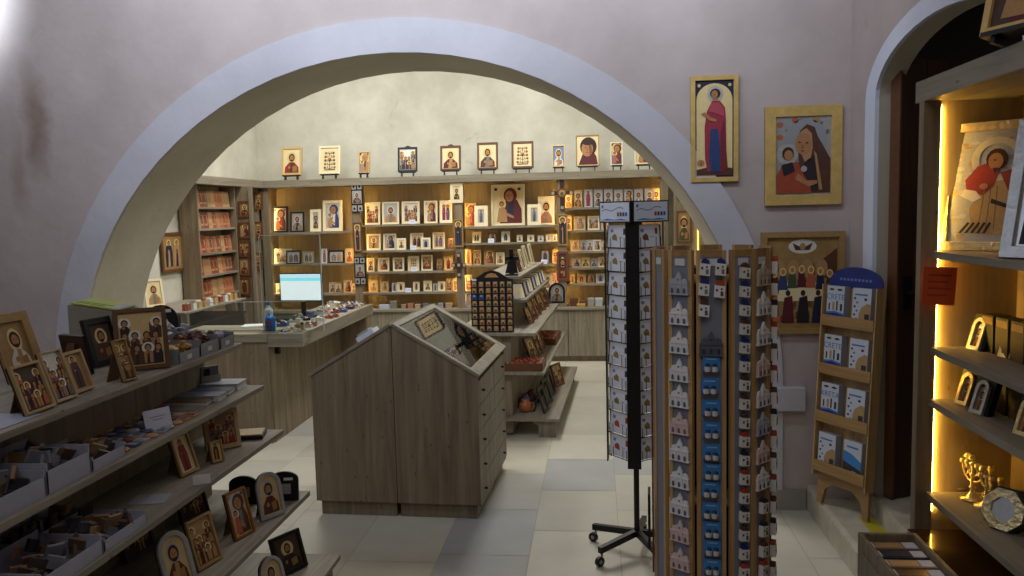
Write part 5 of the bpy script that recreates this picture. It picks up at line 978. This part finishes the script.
def text_mesh(s, size, mat, T):
    cu = bpy.data.curves.new('t', 'FONT'); cu.body = s; cu.size = size; cu.align_x = 'CENTER'; cu.resolution_u = 2; cu.extrude = .0001
    ob = bpy.data.objects.new('t', cu); me = bpy.data.meshes.new_from_object(ob); bpy.data.objects.remove(ob)
    return [T @ v.co for v in me.vertices], [tuple(p.vertices) for p in me.polygons]
BMM = Matrix.Translation((BX, BY, BZ)) @ Matrix.Rotation(ba, 4, 'Z') @ BT
PB1 = M((196, 202, 214), .4, 0, .03); NV = M((24, 50, 140), .4); LB = M((70, 120, 190), .4); TN = M((170, 140, 96), .5); DK = M((50, 48, 52), .5)
def brochure(kind, word, x, z, lab):
    root = thing('brochure', lab, 'brochure', (0, 0, 0), 0, 'guide booklets in the pine rack'); m = BMM @ Matrix.Translation((x, -.006, z)) @ Matrix.Rotation(0.0, 4, 'X')
    root.location = m.to_translation(); root.rotation_euler = m.to_euler()
    w_, h_ = .095, .165
    m = m @ Matrix.Scale(1.18, 4); root.scale = (1.18,)*3
    MB().box((-w_/2, -.032, 0), (w_/2, 0, h_), M((150, 156, 172), .5)).build('stack', root)
    b = MB(); b.box((-w_/2, -.0335, 0), (w_/2, -.0322, h_), PB1); y = -.0338
    if kind == 0:
        b.poly([(-w_/2, 0), (w_/2, 0), (w_/2, .042), (0, .05), (-w_/2, .044)], y, NV); b.poly([(-w_/2, .044), (0, .05), (w_/2, .042), (w_/2, .05), (0, .058), (-w_/2, .052)], y, LB)
        for i in range(4): b.box((-.036+i*.021, y-.0002, .06), (-.028+i*.021+(i % 2)*.004, y, .09+(i % 3)*.006), [DK, TN, DK, DK][i])
        b.ell(-.022, .15, .014, .005, y, DK, 8); b.ell(.022, .15, .015, .005, y, DK, 8)
        v, f = text_mesh(word, .034, DK, Matrix.Translation((0, y-.0003, .108)) @ Matrix.Rotation(PI/2, 4, 'X')); b.add(v, f, LB)
    elif kind == 1:
        b.poly([(-.01, .0), (w_/2, 0), (w_/2, .1), (.03, .105), (0, .085), (-.012, .06)], y, TN); b.box((.018, y-.0003, .008), (.042, y, .06), DK)
        for i in range(7): b.ell(-.035+(i % 2)*.012, .02+i*.017, .006, .005, y, [DK, LB][i % 2], 8)
        b.box((-.036, y-.0003, .135), (.03, y, .142), LB); b.ell(.02, .12, .008, .006, y, DK, 8)
    else:
        b.poly([(-w_/2, .075), (w_/2, .05), (w_/2, .085), (0, .11), (-w_/2, .12)], y, M((60, 130, 200), .4)); b.poly([(-w_/2, 0), (w_/2, 0), (w_/2, .05), (-w_/2, .075)], y, DK); b.box((.0, y-.0003, .012), (.022, y, .04), PB1); b.box((-.03, y-.0003, .135), (.03, y, .143), LB)
    b.build('front_cover', root)
rows = ['bottom', 'third', 'second', 'top']
for i, z in enumerate(tz):
    if i == 0: brochure(1, '', -.085, z, 'map guide with tan coast in left of the bottom tier of pine rack'); brochure(2, '', .08, z, 'guide with blue bay picture in the right of the bottom tier')
    else:
        brochure(0, ['', 'KRETA', 'CRETE', 'CRETE'][i], -.085, z, 'white guide lettered in blue on the left of the %s tier of the pine rack' % rows[i])
        brochure(1, '', .08, z, 'map guide with tan coast on the right of the %s tier of the pine rack' % rows[i])
# ================================================================== right lit shelving
FX, BXk, YF, YN = 1.03, 1.29, 2.62, .9
t = thing('lit_shelving', 'open oak shelving glowing with warm light at the right edge', 'shelf', (FX, YF, 0))
Tm = Matrix.Translation((-FX, -YF, 0)); TH_ = 2.005
MB(Tm).box((FX+.02, YF-.02, 0), (BXk, YF, TH_), BACKW).build('side_panel', t); MB(Tm).box((FX+.02, YN, 0), (BXk, YN+.02, TH_), BACKW).build('side_panel', t)
MB(Tm).box((FX-.03, YF-.03, 0), (FX+.02, YF+.006, TH_), OAKD_V).build('front_post', t)
MB(Tm).box((BXk, YN, 0), (BXk+.015, YF, TH_), BACKW).build('back_panel', t)
MB(Tm).box((FX-.03, YN, TH_), (BXk+.02, YF+.04, TH_+.065), OAK_Y).build('top_board', t, .002)
RSZ = [1.548, 1.25, 1.085, .785]
for z in RSZ: MB(Tm).box((FX, YN+.02, z-.022), (BXk, YF-.034, z), OAK_Y).build('shelf', t, .001)
b = MB(Tm).box((FX+.0215, YF-.029, .72), (FX+.0228, YF-.0225, 1.99), M((255, 200, 84), .5, 0, 0, 5, 0, 55.)).build('led_strip', t)
P = at(939, 286, Y=YF-.075)
b = MB(Matrix.Translation((P.x, YF-.075, P.z))@Matrix.Rotation(.12, 4, 'Z')@Matrix.Rotation(.06, 4, 'Y')); b.box((-.052, -.001, -.058), (.052, .001, .058), M((190, 78, 38), .6))
for i in range(4): b.box((-.035, -.0016, .03-i*.02), (.035-(i % 2)*.01, -.0011, .035-i*.02), M((150, 56, 32), .6))
tag(b.build('notice'), 'orange-red paper notice stuck on the post of the lit shelving', 'notice')
rz9 = -PI/2
def ric(lab, x, y, z, w_, h_, st, bg, r1, r2, fm, bw, lean=10, rz=rz9+.5, **k): return icon(lab, (x, y, z), w_, h_, st, bg, r1, r2, fm, bw, .02, rz, lean, **k)
SGL = M((222, 200, 146), .3, .6, .3, 70, .4)
ric('large gilt repousse icon of a red-cloaked figure on the highest lit shelf', at(985, 251, Z=1.5485).x, at(985, 251, Z=1.5485).y, 1.5485, .26, .385, 'embossed', 'silver', 'red', 'ochre', SGL, .1, 6, rz9+.85)
ric('embossed silver icon at the right picture edge on the highest lit shelf', 1.115, 2.10, 1.5485, .235, .36, 'bust', 'silver', 'navy', 'black', SILV, .13, 11, rz9+.55)
ric('dark icon in pale gold frame standing atop the lit shelving', at(1032, 40, Z=2.07).x, at(1032, 40, Z=2.07).y, TH_+.065, .26, .33, 'mother', 'dark', 'maroon', 'navy', GOLD, .07, 12, rz9+.45, easel=1, lift=.03)
b_ = BLACK
def plaque(lab, x, y, z, w_, h_, fm, rz, grp):
    t = thing('arched_plaque', lab, 'plaque', (x, y, z), rz, grp, -.3); MB().prism([(-w_*.75, 0), (w_*.75, 0), (w_*.75, h_*1.12), (-w_*.75, h_*1.12)], 0, .02, BLACK).build('case', t)
    MB().ring(archo(w_, h_), archo(w_, h_, w_*.22), -.009, 0, fm).build('frame', t); put('painting', paint('arch', .5, 'gold', 'ochre', 'brown'), t, 0, (0, 0.0, w_*.2), None, h_*.72)
for zi, (z, xs) in enumerate(((1.25, ((955, 343), (974, 350), (1006, 358), (1032, 364))), (1.085, ((962, 405), (977, 414), (1022, 436), (1045, 440))))):
    for k, uv in enumerate(xs):
        Q = at(uv[0], uv[1], Z=z); y = Q.y
        plaque('%s arched plaque in black case, %s from left on %s lit shelf' % ('gilt' if k != 1 else 'silver', ORD[k+1], ['second', 'third'][zi]), max(Q.x, 1.06), y, z, .05, .1, [SGL, SILV, SGL, SGL][k], rz9+.25, 'arched plaques on the lit shelves')
for zi, z in enumerate((1.25, 1.085)):
    for k in range(8):
        y = 2.49-k*.085; o = MB(Matrix.Translation((1.175, y, z))@Matrix.Rotation(rz9, 4, 'Z')).box((-.035, -.02, 0), (.035, .03, .11), BLACK).box((-.03, -.0205, .085), (.03, -.0201, .105), DGOLD).box((-.034, -.0195, .11), (.034, .03, .112), DWOOD).build('jewel_case')
        tag(o, 'black case in the rear row on the %s lit shelf' % ['second', 'third'][zi], 'case', 'black cases on the %s lit shelf' % ['second', 'third'][zi])
# candelabra
BRASS = M((222, 204, 150), .28, .7, .1)
def candelabrum(lab, x, y, z, h_, arms, rz):
    t = thing('candelabrum', lab, 'candelabrum', (x, y, z), rz)
    MB().lathe([(0, 0), (.032, 0), (.034, .006), (.02, .012), (.008, .022), (.006, h_*.3), (.011, h_*.34), (.006, h_*.38), (.006, h_*.62), (.010, h_*.65), (.005, h_*.7), (.005, h_*.9), (.011, h_*.94), (.009, h_), (0, h_)], BRASS, n=14).build('stem', t)
    for k in range(arms):
        r = .022+.02*k; b = MB()
        for s_ in range(8):
            a0 = PI*s_/8; a1 = PI*(s_+1)/8
            b.tube((r*math.cos(a0), 0, h_*.8-r*math.sin(a0)*.9), (r*math.cos(a1), 0, h_*.8-r*math.sin(a1)*.9), .003, BRASS, 6)
        for sx in (-1, 1): b.lathe([(.004, 0), (.005, .01), (.011, h_*.10), (.009, h_*.2), (0, h_*.2)], BRASS, (sx*r, 0, h_*.8), 10)
        b.build('arm', t)
for (u, v, h_, na, lb) in ((957, 487, .125, 3, 'brass seven-cup candelabrum at the left end of the lowest lit shelf'), (972, 500, .12, 2, 'brass candelabrum right of the seven-cup one on the lowest shelf'), (986, 508, .10, 1, 'small brass two-arm candlestick before the round silver frame')):
    P = at(u, v, Z=.785); candelabrum(lb, P.x, P.y, .785, h_, na, PI/2+.25)
for k, (u, v) in enumerate(((975, 486), (990, 494), (1000, 500), (944, 486))):
    P = at(u, v, Z=.785); t = thing('candlestick', 'small brass candlestick, %s among the candelabra on the lowest lit shelf' % ORD[k+1], 'candlestick', (P.x, P.y, .785), 0, 'small candlesticks'); h_ = .07+.02*(k % 2)
    MB().lathe([(0, 0), (.018, 0), (.018, .004), (.006, .01), (.005, h_*.8), (.010, h_*.86), (.008, h_), (0, h_)], BRASS, n=12).build('stem', t)
P = at(1000, 531, Z=.785)
t = thing('silver_frame', 'black-cased octagonal silver frame at the right end of the lowest shelf', 'frame', (P.x, P.y, .785), rz9+.6, None, -.3)
oc = lambda r: [(r*math.cos(PI/8+i*PI/4), .06+r*math.sin(PI/8+i*PI/4)) for i in range(8)]
MB().prism(oc(.066), 0, .03, BLACK).build('case', t); MB().ring(oc(.06), oc(.035), -.01, 0, SGL).build('frame', t); MB().prism(oc(.035), -.004, 0, BG['silver']).build('picture', t)
# low case in front of the lit shelving
t = thing('low_display_case', 'low oak display case with tray top before the lit shelving', 'display case', (.87, 2.4, 0))
Tm = Matrix.Translation((-.87, -2.4, 0)); LZc = .70; lx0, lx1, ly0, ly1 = .785, .955, 1.2, 2.46
b = MB(Tm); b.box((lx0, ly1-.015, 0), (lx1, ly1, LZc), OAKD_V).box((lx0, ly0, 0), (lx0+.012, ly1-.015, LZc), OAKD_V).box((lx0, ly0, 0), (lx1, ly0+.015, LZc), OAKD_V).box((lx1-.012, ly0+.015, 0), (lx1, ly1-.015, LZc), OAKD_V).build('carcass', t, .002)
MB(Tm).box((lx0+.012, ly0+.02, LZc-.06), (lx1-.012, ly1-.015, LZc-.05), OAKD_V).build('tray_floor', t)
MB(Tm).box((lx0-.004, ly1-.35, LZc-.3), (lx0, ly1-.03, LZc-.05), OAK_V).build('door', t)
for k in range(11):
    y = 2.41-k*.062; c_ = [(130, 108, 80), (40, 42, 56), (150, 122, 88), (70, 50, 36), (56, 52, 60), (136, 108, 70)][k % 6]
    o = MB().box((-.07, -.025, 0), (.07, .025, .03), M(c_, .35)).box((.03, -.02, .03), (.066, .02, .032), M((190, 198, 222), .5)).box((-.066, -.018, .03), (-.055, .018, .032), M((190, 198, 222), .5)).box((-.05, -.018, .03), (.025, .018, .0312), M(tuple(int(q*1.3) for q in c_), .35)).build('jewellery_box'); o.location = ((lx0+lx1)/2, y, LZc-.05)
    tag(o, 'flat box with white label in the low case tray, %s from far end' % ORD[k+1], 'box', 'boxes in the low case tray')
t = thing('glass_counter_case', 'dark glass-topped case under the lowest lit shelf', 'display case', (1.12, 2.3, 0)); Tm = Matrix.Translation((-1.12, -2.3, 0))
DGL = M((58, 34, 16), .12, 0, .2, 5); MB(Tm).box((.96, YN+.05, .0), (BXk-.01, 2.54, .675), OAKD_V).build('carcass', t); MB(Tm).box((.96, YN+.05, .675), (BXk-.01, 2.54, .68), DGL).build('glass_top', t)
# ================================================================== lights
def area(name, loc, rot, sx, sy, power, col):
    l = bpy.data.lights.new(name, 'AREA'); l.shape = 'RECTANGLE'; l.size = sx; l.size_y = sy; l.energy = power; l.color = col
    o = bpy.data.objects.new(name, l); COL.objects.link(o); o.location = loc; o.rotation_euler = rot; return o
o = area('arch_wall_fill', (-1.0, 2.9, 3.7), (math.radians(72), 0, 0), 3.6, .5, 44, (.78, .86, 1.0)); o.data.spread = math.radians(125)  # bluish fill added below the ceiling to brighten the upper arch wall
area('side_window', (-4.1, 2.2, 3.0), (0, math.radians(-84), 0), .8, 1.2, 17, (.72, .82, 1.0))
area('room_fill', (-.4, .4, 3.7), (math.radians(14), 0, 0), 2.5, 1.8, 20, (1.0, .97, .95))
for x in (-2.7, -.6): area('shop_light', (x, 7.2, 4.05), (0, 0, 0), .5, 2.2, 94, (1.0, .985, .95))
o = area('corner_window', (-3.7, 3.9, 3.2), (math.radians(80), 0, math.radians(12)), .3, .3, 11, (.75, .87, 1.0)); o.data.spread = math.radians(90)
area('passage_light', (2.3, 3.2, 3.0), (0, 0, 0), .3, .3, 1.5, (1.0, .9, .8))
wd = bpy.data.worlds.new('world'); SC.world = wd; wd.use_nodes = True
wd.node_tree.nodes['Background'].inputs[0].default_value = (.5, .55, .65, 1); wd.node_tree.nodes['Background'].inputs[1].default_value = .15
SC.view_settings.view_transform = 'Standard'; SC.view_settings.look = 'None'; SC.view_settings.exposure = 0
